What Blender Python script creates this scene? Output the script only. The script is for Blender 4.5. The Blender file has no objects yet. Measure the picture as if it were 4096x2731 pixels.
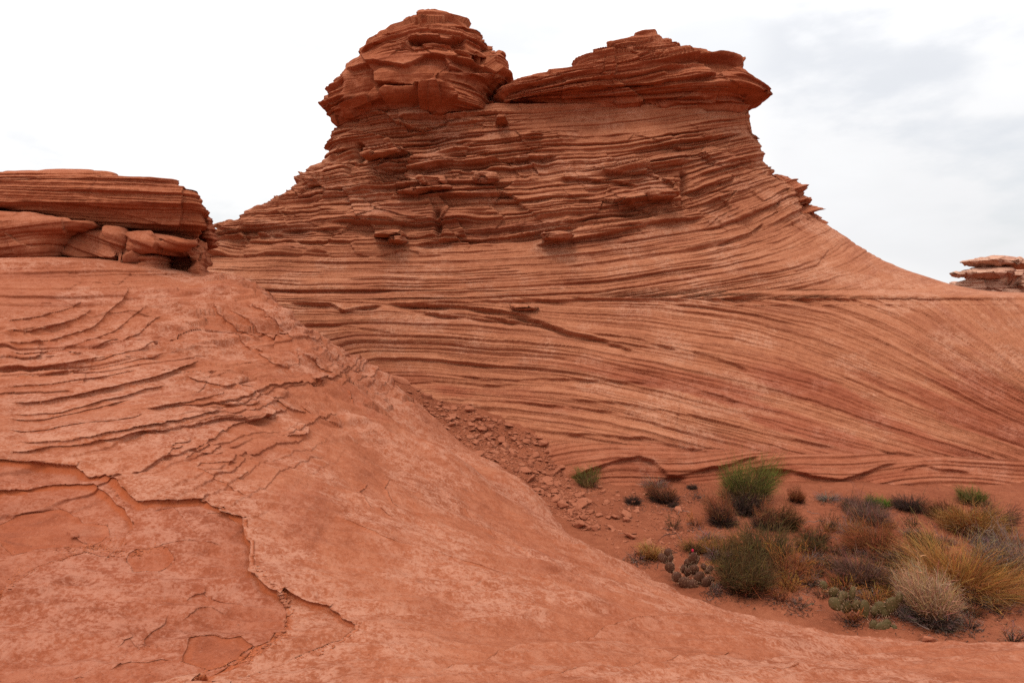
import bpy, math, random
import numpy as np

# ---------------------------------------------------------------- camera, sky, sun, exposure
SC = bpy.context.scene
COL = SC.collection
F = 683.0            # focal length in pixels of a 1024 wide frame
HZ = 298.0           # row of the horizon; the eye is at z = 0, looking along +y

cam_data = bpy.data.cameras.new("camera")
cam_data.sensor_width = 36.0
cam_data.lens = 36.0 * F / 1024.0
cam_data.shift_y = -(341.0 - HZ) / 1024.0
cam_data.clip_start = 0.05
cam_data.clip_end = 5000.0
cam = bpy.data.objects.new("camera", cam_data)
cam.location = (0, 0, 0)
cam.rotation_euler = (math.radians(90), 0, 0)
COL.objects.link(cam)
SC.camera = cam

SUN_EL, SUN_AZ = 58.0, 205.0       # degrees; azimuth clockwise from +y (205 = behind the camera, to its left)
world = bpy.data.worlds.new("World")
SC.world = world
world.use_nodes = True
wt = world.node_tree
wt.nodes.clear()
w_out = wt.nodes.new("ShaderNodeOutputWorld")
w_bg = wt.nodes.new("ShaderNodeBackground")
w_bg.inputs[1].default_value = 0.1
w_sky = wt.nodes.new("ShaderNodeTexSky")
w_sky.sky_type = 'NISHITA'
w_sky.sun_disc = False
w_sky.sun_elevation = math.radians(SUN_EL)
w_sky.sun_rotation = math.radians(SUN_AZ)
L = wt.links.new


def wm(op, a_, b_=None, c_=None):
    n = wt.nodes.new("ShaderNodeMath"); n.operation = op
    for i_, v_ in enumerate((a_, b_, c_)):
        if v_ is None: continue
        if isinstance(v_, (int, float)): n.inputs[i_].default_value = v_
        else: L(v_, n.inputs[i_])
    return n.outputs[0]


def wramp(fac, p0, c0, p1, c1):
    n = wt.nodes.new("ShaderNodeValToRGB")
    n.color_ramp.interpolation = 'EASE'
    n.color_ramp.elements[0].position = p0; n.color_ramp.elements[0].color = (*c0, 1)
    n.color_ramp.elements[1].position = p1; n.color_ramp.elements[1].color = (*c1, 1)
    L(fac, n.inputs[0])
    return n.outputs[0]


w_tc = wt.nodes.new("ShaderNodeTexCoord")
w_sep = wt.nodes.new("ShaderNodeSeparateXYZ")
L(w_tc.outputs['Generated'], w_sep.inputs[0])
w_map = wt.nodes.new("ShaderNodeMapping")
w_map.inputs['Scale'].default_value = (1.0, 1.0, 2.4)
w_map.inputs['Location'].default_value = (0.35, 0.1, 0.0)
L(w_tc.outputs['Generated'], w_map.inputs[0])
w_n = wt.nodes.new("ShaderNodeTexNoise")
w_n.inputs['Scale'].default_value = 3.2
w_n.inputs['Detail'].default_value = 7.0
w_n.inputs['Roughness'].default_value = 0.52
L(w_map.outputs[0], w_n.inputs['Vector'])
w_dot = wt.nodes.new("ShaderNodeVectorMath"); w_dot.operation = 'DOT_PRODUCT'
w_dot.inputs[1].default_value = (0.56, 0.77, 0.31)        # towards the grey cloud bank on the right
L(w_tc.outputs['Generated'], w_dot.inputs[0])
w_bank = wramp(wm('ADD', w_dot.outputs['Value'], wm('MULTIPLY', w_n.outputs[0], 0.06)), 0.975, (0, 0, 0), 1.05, (1, 1, 1))
w_gap = wramp(w_n.outputs[0], 0.36, (0.80, 0.80, 0.80), 0.50, (1, 1, 1))     # thin places where blue shows through
w_dot2 = wt.nodes.new("ShaderNodeVectorMath"); w_dot2.operation = 'DOT_PRODUCT'
w_dot2.inputs[1].default_value = (0.165, 0.895, 0.414)      # a thin place with a hint of blue above the gap between the summit rocks
L(w_tc.outputs['Generated'], w_dot2.inputs[0])
w_hole = wramp(wm('ADD', w_dot2.outputs['Value'], wm('MULTIPLY', w_n.outputs[0], 0.05)), 1.012, (1, 1, 1), 1.035, (0.62, 0.62, 0.62))
w_gap = wm('MULTIPLY', w_gap, w_hole)
w_white = wramp(w_bank, 0.0, (1.0, 1.0, 1.0), 1.0, (0.88, 0.885, 0.90))
w_zen = wm('MULTIPLY_ADD', wm('POWER', wm('MAXIMUM', w_sep.outputs[2], 0.0), 1.4), 11.0, 9.6)    # an overcast dome is brighter overhead
w_cl = wt.nodes.new("ShaderNodeVectorMath"); w_cl.operation = 'SCALE'
L(w_white, w_cl.inputs[0]); L(wm('MULTIPLY', w_zen, wm('MULTIPLY_ADD', w_n.outputs[0], 0.30, 0.86)), w_cl.inputs['Scale'])
w_mix = wt.nodes.new("ShaderNodeMixRGB")
L(w_gap, w_mix.inputs[0])
L(w_sky.outputs[0], w_mix.inputs[1])
L(w_cl.outputs[0], w_mix.inputs[2])
L(w_mix.outputs[0], w_bg.inputs[0])
L(w_bg.outputs[0], w_out.inputs[0])

sun_data = bpy.data.lights.new("sun", 'SUN')
sun_data.energy = 1.5
sun_data.angle = math.radians(14)
sun_data.color = (1.0, 0.96, 0.9)
sun = bpy.data.objects.new("sun", sun_data)
sun.rotation_euler = (math.radians(90 - SUN_EL), 0, math.radians(180 - SUN_AZ))
COL.objects.link(sun)

vs = SC.view_settings
vs.view_transform = 'Standard'
vs.look = 'None'
vs.exposure = 0.0
vs.gamma = 1.0
SC.cycles.use_denoising = False
SC.cycles.max_bounces = 6
SC.cycles.diffuse_bounces = 3

# ---------------------------------------------------------------- noise and small maths
RNG = np.random.RandomState(11)
random.seed(5)
T3 = RNG.rand(64 * 64 * 64).astype(np.float32)
T2 = RNG.rand(256 * 256).astype(np.float32)


def _fi(x):
    i = np.floor(x)
    f = (x - i).astype(np.float32)
    return i.astype(np.int64), f * f * (3 - 2 * f)


def vn3(x, y, z):
    xi, u = _fi(x); yi, v = _fi(y); zi, w = _fi(z)
    x0 = xi & 63; x1 = (xi + 1) & 63
    y0 = (yi & 63) << 6; y1 = ((yi + 1) & 63) << 6
    z0 = (zi & 63) << 12; z1 = ((zi + 1) & 63) << 12
    def lx(a):
        p = T3[a + x0]
        return p + (T3[a + x1] - p) * u
    a = lx(z0 + y0); b = lx(z0 + y1); c = lx(z1 + y0); d = lx(z1 + y1)
    a = a + (b - a) * v
    c = c + (d - c) * v
    return a + (c - a) * w


def vn2(x, y):
    xi, u = _fi(x); yi, v = _fi(y)
    x0 = xi & 255; x1 = (xi + 1) & 255
    y0 = (yi & 255) << 8; y1 = ((yi + 1) & 255) << 8
    a = T2[y0 + x0]; a = a + (T2[y0 + x1] - a) * u
    b = T2[y1 + x0]; b = b + (T2[y1 + x1] - b) * u
    return a + (b - a) * v


def fbm3(x, y, z, o=4, g=0.5):
    s = 0; a = 1.0; t = 0
    for k in range(o):
        s = s + a * vn3(x + 7.3 * k, y + 3.1 * k, z + 5.7 * k); t += a
        a *= g; x = x * 2.03; y = y * 2.03; z = z * 2.03
    return s / t


def fbm2(x, y, o=4, g=0.5):
    s = 0; a = 1.0; t = 0
    for k in range(o):
        s = s + a * vn2(x + 17.3 * k, y + 31.1 * k); t += a
        a *= g; x = x * 2.03; y = y * 2.03
    return s / t


def sst(a, b, x):
    t = np.clip((x - a) / (b - a), 0, 1)
    return t * t * (3 - 2 * t)


def ledge(s, t, a, b, seed, lo=0.45, hi=0.6, ka=0.6, rise=0.12, pw=1.3):
    """saw profile of beds about t thick: sharp overhanging foot, weathered back; each bed comes and goes along its length"""
    q = s / t + seed * 11.37
    q = q + 0.9 * vn2(q * 0.41, seed * 3.7 + q * 0)
    i = np.floor(q)
    f = (q - i).astype(np.float32)
    am = sst(lo, hi, vn2(a * ka + i * 17.17, b * ka + i * 5.31 + seed))
    p = np.clip(f / rise, 0, 1)
    return am * p * (1 - f ** pw)


def groove(s, t, a, b, seed, w, lo=0.45, hi=0.6, ka=0.5):
    """narrow weathered-out partings between beds about t thick, w wide; each comes and goes along its length"""
    q = s / t + seed * 7.31
    q = q + 0.9 * vn2(q * 0.41, seed * 3.7 + q * 0)
    i = np.floor(q + 0.5)
    am = sst(lo, hi, vn2(a * ka + i * 13.17, b * ka + i * 3.31 + seed))
    return am * np.exp(-((q - i) * t / w) ** 2)


def blocks(s, t, a, b, seed, length):
    """beds about t thick broken by joints into blocks about as long as length, each weathered back by its own amount (0..1)"""
    q = s / t + seed * 5.7
    q = q + 0.9 * vn2(q * 0.41, seed * 2.7 + q * 0)
    i = np.floor(q)
    j = np.floor((a + 0.5 * b) / length + T2[(i.astype(np.int64) * 97) & 65535] * 9 + 0.8 * vn2(a / length * 0.6, i * 3.3))
    return T2[(i.astype(np.int64) * 7919 + j.astype(np.int64) * 104729 + seed * 31) & 65535], (q - i)


def facets(x, y, z, seed, tilt=0.5):
    """broken rock: space cut into cells, each with its own setback and its own tilted face"""
    xi = np.floor(x); yi = np.floor(y); zi = np.floor(z)
    best = np.full(x.shape, 9.0, np.float32); val = np.zeros(x.shape, np.float32)
    for dx in (-1, 0, 1):
        for dy in (-1, 0, 1):
            for dz in (-1, 0, 1):
                cx = xi + dx; cy = yi + dy; cz = zi + dz
                h = (cx.astype(np.int64) * 73856093 + cy.astype(np.int64) * 19349663 + cz.astype(np.int64) * 83492791 + seed * 7919)
                a = T2[h & 65535]; b = T2[(h + 101) & 65535]; c = T2[(h + 977) & 65535]; r = T2[(h + 4001) & 65535]
                px_ = x - cx - a; py_ = y - cy - b; pz_ = z - cz - c
                d = px_ * px_ + py_ * py_ + pz_ * pz_
                m = d < best
                best = np.where(m, d, best)
                val = np.where(m, r - .5 + tilt * ((a - .5) * px_ + (b - .5) * py_ + (c - .5) * 2 * pz_) * 2, val)
    return val


def px(x, y, d):
    """point of the place at column x, row y of the photograph, d metres in front of the eye"""
    return np.array([(x - 512.0) / F * d, d, (HZ - y) / F * d])


class TPS:
    """smooth height surface through survey points"""
    def __init__(self, pts, reg=1e-4):
        P = np.array(pts, float)
        self.c = P[:, :2]
        n = len(P)
        K = self.k(self.c, self.c) + reg * np.eye(n)
        A = np.zeros((n + 3, n + 3))
        A[:n, :n] = K
        A[:n, n] = 1; A[:n, n + 1:] = self.c
        A[n, :n] = 1; A[n + 1:, :n] = self.c.T
        b = np.zeros(n + 3); b[:n] = P[:, 2]
        self.w = np.linalg.solve(A, b)

    def k(self, p, q):
        r2 = ((p[:, None, :] - q[None, :, :]) ** 2).sum(-1)
        return 0.5 * r2 * np.log(r2 + 1e-12)

    def __call__(self, x, y):
        sh = np.shape(x)
        x = np.ravel(x).astype(float); y = np.ravel(y).astype(float)
        out = np.empty(len(x))
        n = len(self.c)
        for i in range(0, len(x), 100000):
            q = np.stack([x[i:i + 100000], y[i:i + 100000]], 1)
            out[i:i + 100000] = self.k(q, self.c) @ self.w[:n] + self.w[n] + q @ self.w[n + 1:]
        return out.reshape(sh)


class Field:
    """bedding coordinate s over (x, z), grown from strokes that follow the beds"""
    def __init__(self, strokes, x0, x1, z0, z1, h=0.15):
        self.x0, self.z0, self.h = x0, z0, h
        nx = int((x1 - x0) / h) + 1; nz = int((z1 - z0) / h) + 1
        X, Z = np.meshgrid(x0 + h * np.arange(nx), z0 + h * np.arange(nz))
        pts = []; tan = []
        for st in strokes:
            st = np.array(st, float)
            for k in range(len(st) - 1):
                d = st[k + 1] - st[k]; ln = np.hypot(*d)
                if d[0] < 0: d = -d
                m = max(1, int(ln / 0.35))
                for j in range(m):
                    pts.append(st[k] + (st[k + 1] - st[k]) * (j + .5) / m); tan.append(d / ln)
        pts = np.array(pts); tan = np.array(tan)
        d2 = (X[..., None] - pts[:, 0]) ** 2 + ((Z[..., None] - pts[:, 1]) * 1.8) ** 2
        w = 1 / (d2 + 0.08) ** 1.6
        tx = (w * tan[:, 0]).sum(-1); tz = (w * tan[:, 1]).sum(-1)
        ln = np.hypot(tx, tz); tx /= ln; tz /= ln
        c4 = lambda q: (q[1:, 1:] + q[1:, :-1] + q[:-1, 1:] + q[:-1, :-1]) / 4
        tx = c4(tx); tz = c4(tz); ln = np.hypot(tx, tz); tx /= ln; tz /= ln
        W1, W2, W3 = 1.0, 0.06, 2e-3          # follow the beds; keep their thickness; stay smooth

        def grad(q):
            return ((q[1:, 1:] - q[1:, :-1] + q[:-1, 1:] - q[:-1, :-1]) / (2 * h), (q[1:, 1:] + q[1:, :-1] - q[:-1, 1:] - q[:-1, :-1]) / (2 * h))

        def gradT(u, v):
            r = np.zeros((nz, nx))
            u = u / (2 * h); v = v / (2 * h)
            r[1:, 1:] += u + v; r[1:, :-1] += v - u; r[:-1, 1:] += u - v; r[:-1, :-1] -= u + v
            return r

        def lap(q):
            r = np.zeros_like(q)
            dx = np.diff(q, axis=1); dz = np.diff(q, axis=0)
            r[:, 1:] += dx; r[:, :-1] -= dx; r[1:] += dz; r[:-1] -= dz
            return r / h / h

        def A(q):
            u, v = grad(q)
            p1 = W1 * (tx * u + tz * v); p2 = W2 * (-tz * u + tx * v)
            return gradT(tx * p1 - tz * p2, tz * p1 + tx * p2) + W3 * lap(q)
        rhs = gradT(-tz * W2, tx * W2) + W3 * lap(Z)
        s = Z.copy()
        r = rhs - A(s)
        p = r.copy(); rs = (r * r).sum()
        for _ in range(6000):
            Ap = A(p)
            al = rs / max((p * Ap).sum(), 1e-20)
            s += al * p; r -= al * Ap
            rn = (r * r).sum()
            if rn < 1e-13: break
            p = r + rn / rs * p; rs = rn
        self.s = s

    def __call__(self, x, z):
        nz, nx = self.s.shape
        u = np.clip((x - self.x0) / self.h, 0, nx - 1.001); v = np.clip((z - self.z0) / self.h, 0, nz - 1.001)
        i = u.astype(int); j = v.astype(int); fu = u - i; fv = v - j
        fu = fu * fu * (3 - 2 * fu) * .35 + fu * .65; fv = fv * fv * (3 - 2 * fv) * .35 + fv * .65
        a = self.s[j, i] * (1 - fu) + self.s[j, i + 1] * fu
        b = self.s[j + 1, i] * (1 - fu) + self.s[j + 1, i + 1] * fu
        return a * (1 - fv) + b * fv


def seg_dist(X, Z, line, reach, vec=False):
    """distance to a polyline and the side of it (positive = left of its direction); only near it, elsewhere inf"""
    line = np.array(line, float)
    D = np.full(X.shape, np.inf, np.float32); S = np.zeros(X.shape, np.float32)
    m = (X > line[:, 0].min() - reach) & (X < line[:, 0].max() + reach) & (Z > line[:, 1].min() - reach) & (Z < line[:, 1].max() + reach)
    if not m.any():
        z0_ = np.zeros(X.shape, np.float32)
        return (D, S, z0_, z0_, z0_) if vec else (D, S, z0_)
    vx = np.zeros(X.shape, np.float32); vz = np.zeros(X.shape, np.float32)
    x = X[m]; z = Z[m]
    bd = np.full(x.shape, np.inf); bs = np.zeros(x.shape); bt = np.zeros(x.shape); bx = np.zeros(x.shape); bz = np.zeros(x.shape)
    n = len(line) - 1
    for k in range(n):
        a, b = line[k], line[k + 1]
        d = b - a; l2 = (d * d).sum() + 1e-12
        t0 = ((x - a[0]) * d[0] + (z - a[1]) * d[1]) / l2
        t = np.clip(t0, 0, 1)
        dx = x - a[0] - t * d[0]; dz = z - a[1] - t * d[1]
        dd = np.hypot(dx, dz)
        c = bd > dd
        bd[c] = dd[c]; bs[c] = np.sign(d[0] * dz - d[1] * dx)[c]; bt[c] = ((k + t) / n)[c]; bx[c] = -dx[c]; bz[c] = -dz[c]
    D[m] = bd; S[m] = bs
    Tm = np.zeros(X.shape, np.float32); Tm[m] = bt
    if vec:
        vx[m] = bx / (bd + 1e-6); vz[m] = bz / (bd + 1e-6)
        return D, S, Tm, vx, vz
    return D, S, Tm


def inside(X, Y, poly):
    poly = np.array(poly, float)
    r = np.zeros(X.shape, bool)
    n = len(poly)
    for k in range(n):
        a = poly[k]; b = poly[(k + 1) % n]
        if a[1] == b[1]: continue
        c = ((a[1] > Y) != (b[1] > Y)) & (X < (b[0] - a[0]) * (Y - a[1]) / (b[1] - a[1]) + a[0])
        r ^= c
    return r


# ---------------------------------------------------------------- mesh and object helpers
def make_obj(name, V, Fq, mats, parent=None, attrs=None, smooth=True, tri=False, mat_idx=None):
    """one mesh object from vertex and face arrays (all faces with the same number of corners, or a list)"""
    me = bpy.data.meshes.new(name)
    V = np.asarray(V, np.float32)
    if isinstance(Fq, np.ndarray):
        k = Fq.shape[1]; nf = len(Fq)
        me.vertices.add(len(V)); me.vertices.foreach_set("co", V.ravel())
        me.loops.add(nf * k); me.loops.foreach_set("vertex_index", Fq.astype(np.int32).ravel())
        me.polygons.add(nf)
        me.polygons.foreach_set("loop_start", np.arange(0, nf * k, k, dtype=np.int32))
        me.update(calc_edges=True)
    else:
        me.from_pydata([tuple(map(float, v)) for v in V], [], Fq)
        me.update()
    me.polygons.foreach_set("use_smooth", np.full(len(me.polygons), smooth, bool))
    for key, val in (attrs or {}).items():
        val = np.asarray(val, np.float32)
        if val.ndim == 2:
            at = me.attributes.new(key, 'FLOAT_VECTOR', 'POINT'); at.data.foreach_set("vector", val.ravel())
        else:
            at = me.attributes.new(key, 'FLOAT', 'POINT'); at.data.foreach_set("value", val.ravel())
    for m in (mats if isinstance(mats, (list, tuple)) else [mats]):
        me.materials.append(m)
    ob = bpy.data.objects.new(name, me)
    COL.objects.link(ob)
    if parent: ob.parent = parent
    return ob


def tag(o, label=None, cat=None, group=None, kind=None):
    if label: o["label"] = label
    if cat: o["category"] = cat
    if group: o["group"] = group
    if kind: o["kind"] = kind
    return o


def empty(name, loc):
    o = bpy.data.objects.new(name, None)
    o.location = loc
    o.empty_display_size = 0.1
    COL.objects.link(o)
    return o


def grid_faces(r, c, wrap=False):
    i = np.arange(r - 1)[:, None]; j = np.arange(c if wrap else c - 1)[None, :]
    jn = (j + 1) % c
    a = i * c + j; b = i * c + jn; d = (i + 1) * c + j; e = (i + 1) * c + jn
    return np.stack([a, b, e, d], -1).reshape(-1, 4)


def grid_normals(P, wrap=False):
    if wrap:
        Q = np.concatenate([P[:, -1:], P, P[:, :1]], 1)
        du = (Q[:, 2:] - Q[:, :-2])
    else:
        du = np.gradient(P, axis=1)
    dv = np.gradient(P, axis=0)
    n = np.cross(du, dv)
    return n / (np.linalg.norm(n, axis=-1, keepdims=True) + 1e-12)


# ---------------------------------------------------------------- materials
def node(nt, typ, **kw):
    n = nt.nodes.new(typ)
    for k, v in kw.items():
        if k.startswith("i_"):
            n.inputs[k[2:].replace("_", " ")].default_value = v
        else:
            setattr(n, k, v)
    return n


def math_n(nt, op, a, b=None, c=None):
    n = nt.nodes.new("ShaderNodeMath"); n.operation = op
    for i, v in enumerate((a, b, c)):
        if v is None: continue
        if isinstance(v, (int, float)): n.inputs[i].default_value = v
        else: nt.links.new(v, n.inputs[i])
    return n.outputs[0]


def ramp(nt, fac, stops):
    n = nt.nodes.new("ShaderNodeValToRGB")
    e = n.color_ramp.elements
    while len(e) < len(stops): e.new(0.5)
    for el, (p, c) in zip(e, stops):
        el.position = p; el.color = (*c, 1) if len(c) == 3 else c
    nt.links.new(fac, n.inputs[0])
    return n.outputs[0]


def mixc(nt, fac, a, b, mode='MIX'):
    n = nt.nodes.new("ShaderNodeMixRGB"); n.blend_type = mode
    for i, v in enumerate((fac, a, b)):
        if isinstance(v, (int, float)): n.inputs[i].default_value = v
        elif isinstance(v, tuple): n.inputs[i].default_value = (*v, 1)
        else: nt.links.new(v, n.inputs[i])
    return n.outputs[0]


def noise(nt, vec, scale, detail=3, rough=0.55):
    n = nt.nodes.new("ShaderNodeTexNoise")
    n.inputs['Scale'].default_value = scale
    n.inputs['Detail'].default_value = detail
    n.inputs['Roughness'].default_value = rough
    nt.links.new(vec, n.inputs['Vector'])
    return n.outputs[0]


def scaled(nt, vec, sc):
    n = nt.nodes.new("ShaderNodeMapping")
    n.inputs['Scale'].default_value = sc
    nt.links.new(vec, n.inputs[0])
    return n.outputs[0]


def base_mat(name):
    m = bpy.data.materials.new(name)
    m.use_nodes = True
    nt = m.node_tree
    b = nt.nodes["Principled BSDF"]
    b.inputs['Roughness'].default_value = 0.92
    b.inputs['Specular IOR Level'].default_value = 0.12
    return m, nt, b


def sandstone(name, dark, mid, light, pale, fresh, lam=1.0, bump=0.5, bdist=0.02):
    """strat attribute = (along, across, through the beds) in metres; patina and fresh attributes = where the skin is bleached or broken away"""
    m, nt, b = base_mat(name)
    at = node(nt, "ShaderNodeAttribute", attribute_name="strat").outputs['Vector']
    pat = node(nt, "ShaderNodeAttribute", attribute_name="patina").outputs['Fac']
    fr = node(nt, "ShaderNodeAttribute", attribute_name="fresh").outputs['Fac']
    zn = node(nt, "ShaderNodeAttribute", attribute_name="zone").outputs['Fac']
    pos = node(nt, "ShaderNodeNewGeometry").outputs['Position']
    n_band = noise(nt, scaled(nt, at, (0.30, 0.30, 9.0)), 1.0, 4)
    n_lam = noise(nt, scaled(nt, at, (1.1, 1.1, 42.0)), 1.0, 4, 0.6)
    n_patch = noise(nt, pos, 0.9, 5, 0.6)
    n_mott = noise(nt, pos, 9.0, 6, 0.68)
    n_grain = noise(nt, pos, 120.0, 3, 0.7)
    f = math_n(nt, 'MULTIPLY', n_band, 0.42 * lam)
    f = math_n(nt, 'MULTIPLY_ADD', n_lam, 0.50 * lam, f)
    f = math_n(nt, 'MULTIPLY_ADD', n_patch, 0.45, f)
    f = math_n(nt, 'MULTIPLY_ADD', n_mott, 0.50, f)
    f = math_n(nt, 'MULTIPLY_ADD', n_grain, 0.36, f)
    c0 = (0.92 * lam + 1.31) / 2
    f = math_n(nt, 'SUBTRACT', f, c0 - 0.5)
    col = ramp(nt, f, [(0.22, dark), (0.5, mid), (0.82, light)])
    # fine speckle of the grains and small pits
    n_speck = noise(nt, pos, 42.0, 5, 0.75)
    col = mixc(nt, ramp(nt, n_speck, [(0.30, (0.55, 0.55, 0.55)), (0.46, (0, 0, 0))]), col, dark)
    col = mixc(nt, ramp(nt, n_speck, [(0.56, (0, 0, 0)), (0.72, (0.40, 0.40, 0.40))]), col, pale)
    n_pit = noise(nt, pos, 95.0, 2, 0.5)
    col = mixc(nt, ramp(nt, n_pit, [(0.26, (0.8, 0.8, 0.8)), (0.33, (0, 0, 0))]), col, (0.12, 0.035, 0.018))
    # broad shifts of hue: iron poor buff rock and purplish rock
    n_hue = noise(nt, scaled(nt, at, (0.5, 0.5, 3.0)), 1.0, 4, 0.6)
    col = mixc(nt, ramp(nt, n_hue, [(0.54, (0, 0, 0)), (0.70, (0.35, 0.35, 0.35))]), col, mixc(nt, 1.0, col, (1.08, 1.17, 1.20), 'MULTIPLY'))
    col = mixc(nt, ramp(nt, n_hue, [(0.28, (0.45, 0.45, 0.45)), (0.44, (0, 0, 0))]), col, mixc(nt, 1.0, col, (0.80, 0.70, 0.78), 'MULTIPLY'))
    # bleached skin
    pf = math_n(nt, 'MULTIPLY', pat, ramp(nt, math_n(nt, 'MULTIPLY_ADD', noise(nt, pos, 42.0, 5, 0.75), 0.55, math_n(nt, 'MULTIPLY', n_mott, 0.45)), [(0.45, (0, 0, 0)), (0.55, (1, 1, 1))]))
    col = mixc(nt, math_n(nt, 'MULTIPLY', pf, 0.62), col, pale)
    # dark crust along the thin edges of beds
    crust = ramp(nt, noise(nt, scaled(nt, at, (2.2, 2.2, 26.0)), 1.0, 5, 0.65), [(0.66, (0, 0, 0)), (0.76, (1, 1, 1))])
    col = mixc(nt, math_n(nt, 'MULTIPLY', crust, 0.32), col, (0.12, 0.055, 0.04))
    # darker, redder tone wherever zone is set
    col = mixc(nt, zn, col, mixc(nt, 1.0, col, (0.74, 0.52, 0.50), 'MULTIPLY'))
    col = mixc(nt, math_n(nt, 'MULTIPLY', fr, 0.8), col, fresh)
    nt.links.new(col, b.inputs['Base Color'])
    h = math_n(nt, 'MULTIPLY', n_lam, 0.9 * lam)
    h = math_n(nt, 'MULTIPLY_ADD', n_band, 0.5 * lam, h)
    h = math_n(nt, 'MULTIPLY_ADD', n_mott, 0.5, h)
    h = math_n(nt, 'MULTIPLY_ADD', n_speck, 0.45, h)
    h = math_n(nt, 'MULTIPLY_ADD', n_pit, 0.25, h)
    h = math_n(nt, 'MULTIPLY_ADD', n_grain, 0.16, h)
    bp = node(nt, "ShaderNodeBump")
    bp.inputs['Strength'].default_value = bump
    bp.inputs['Distance'].default_value = bdist
    nt.links.new(h, bp.inputs['Height'])
    nt.links.new(bp.outputs[0], b.inputs['Normal'])
    return m


M_BUTTE = sandstone("layered_sandstone", (0.20, 0.055, 0.026), (0.345, 0.119, 0.057), (0.45, 0.190, 0.106),
                    (0.56, 0.31, 0.21), (0.42, 0.11, 0.04), lam=1.15, bump=0.7, bdist=0.03)
M_CAP = sandstone("cap_sandstone", (0.190, 0.049, 0.021), (0.330, 0.097, 0.042), (0.46, 0.180, 0.095),
                  (0.52, 0.26, 0.17), (0.42, 0.11, 0.04), lam=0.65, bump=0.7, bdist=0.03)
M_HILL = sandstone("slickrock_sandstone", (0.175, 0.043, 0.018), (0.292, 0.083, 0.037), (0.38, 0.138, 0.072),
                   (0.43, 0.200, 0.130), (0.34, 0.075, 0.022), lam=0.75, bump=0.7, bdist=0.014)

# ---------------------------------------------------------------- slickrock hill the camera stands on
HC = [  # column, row, distance
    (512, 682, 2.9), (700, 682, 3.1), (850, 682, 3.35), (1024, 682, 3.6), (1024, 652, 4.6), (940, 650, 4.75), (860, 646, 5.3),
    (760, 626, 6.0), (680, 600, 6.8), (640, 577, 7.3), (600, 556, 7.9), (560, 530, 8.6), (700, 620, 4.8), (600, 640, 3.9), (850, 660, 4.0),
    (512, 600, 4.3), (512, 540, 6.3), (400, 600, 3.9), (400, 500, 6.2), (256, 600, 3.5), (256, 500, 4.8), (256, 400, 7.0),
    (256, 330, 9.0), (150, 682, 2.7), (0, 682, 2.6), (0, 600, 3.1), (0, 520, 4.0), (0, 400, 5.8), (0, 330, 7.2), (0, 270, 8.8), (0, 258, 9.3),
    (110, 300, 8.6), (110, 360, 7.0), (110, 440, 5.2), (60, 262, 9.3), (110, 268, 9.5), (160, 272, 9.9), (205, 278, 10.2),
    (215, 272, 10.5), (235, 276, 10.3), (270, 300, 9.9), (300, 322, 9.6), (330, 358, 9.3), (365, 395, 9.0), (400, 425, 8.8), (450, 455, 8.5), (500, 492, 8.4), (540, 517, 8.4),
    (380, 450, 7.8), (440, 500, 7.0),
    # the streaked ramp beyond the crest
    (318, 335, 11.2), (378, 372, 11.9), (435, 420, 11.2), (410, 410, 10.6), (447, 442, 10.4), (490, 462, 10.1), (530, 490, 9.6),
]
hp = [px(*c) for c in HC]
hp += [np.array(p) for p in [(-2.75, 10.2, -0.95), (-1.75, 9.75, -1.75), (-0.95, 9.3, -2.2), (-1.75, 12.6, -2.15), (-0.7, 11.7, -2.85), (0.5, 10.7, -3.4), (1.2, 9.6, -3.6), (2, 9.5, -4.0), (4, 7.4, -3.8), (6, 6.2, -3.5),
      (-4.6, 11.2, 0.05), (-5.6, 11.6, 0.35), (-3.9, 11.9, -0.6), (-4.6, 12.8, -0.55), (-2.6, 13.2, -1.75), (-4.6, 14, -1.2), (-7, 14.5, 0.0), (-9, 12, 0.75), (-9, 10.3, 0.52), (-7.5, 10.3, 0.48), (-13, 11, 1.0), (-13, 15, 0.8),
      (-6, 4.5, -0.55), (-10, 6, 0.2), (-6, 1, -0.9), (-3, 0, -1.4), (0, 0, -1.6), (0, 1.5, -1.58), (3, 0.5, -1.95), (6, 1, -2.5), (7, 4, -2.9), (0, -4, -1.5), (-8, -4, -0.6), (8, -4, -2.6)]]
HILL = TPS(hp, 2e-3)

# ---------------------------------------------------------------- sand of the little basin, and the rubble chute
SCt = [(1024, 640, 5.9), (930, 640, 6.0), (860, 628, 6.3), (760, 606, 6.7), (700, 590, 7.0), (640, 562, 7.7), (600, 545, 8.2), (560, 522, 8.9), (650, 505, 9.9), (760, 540, 8.4),
       (900, 560, 7.9), (1000, 560, 8.0), (600, 482, 11.0), (680, 484, 10.9), (750, 488, 10.6), (840, 495, 10.3), (900, 497, 10.2), (1024, 503, 9.9), (850, 520, 9.3), (1000, 530, 9.0),
       (384, 374, 12.9), (400, 391, 12.3), (432, 396, 12.7), (435, 420, 11.8), (473, 409, 12.3), (450, 428, 11.6), (480, 450, 11.1), (518, 430, 11.8), (500, 440, 11.6), (520, 468, 10.6), (540, 450, 11.4), (565, 475, 11.1), (545, 490, 10.1)]
sp = [px(*c) for c in SCt] + [np.array(p) for p in [(0, 5, -3.3), (4, 4, -3.1), (9, 6, -2.95), (12, 8, -2.9), (14, 12, -2.8), (-3.2, 13.6, -1.2), (-5, 14.5, -0.9), (3, 14, -3.0), (8, 13, -2.9), (-2, 9, -3.1), (-1, 14, -2.3)]]
SAND = TPS(sp, 2e-3)


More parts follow.
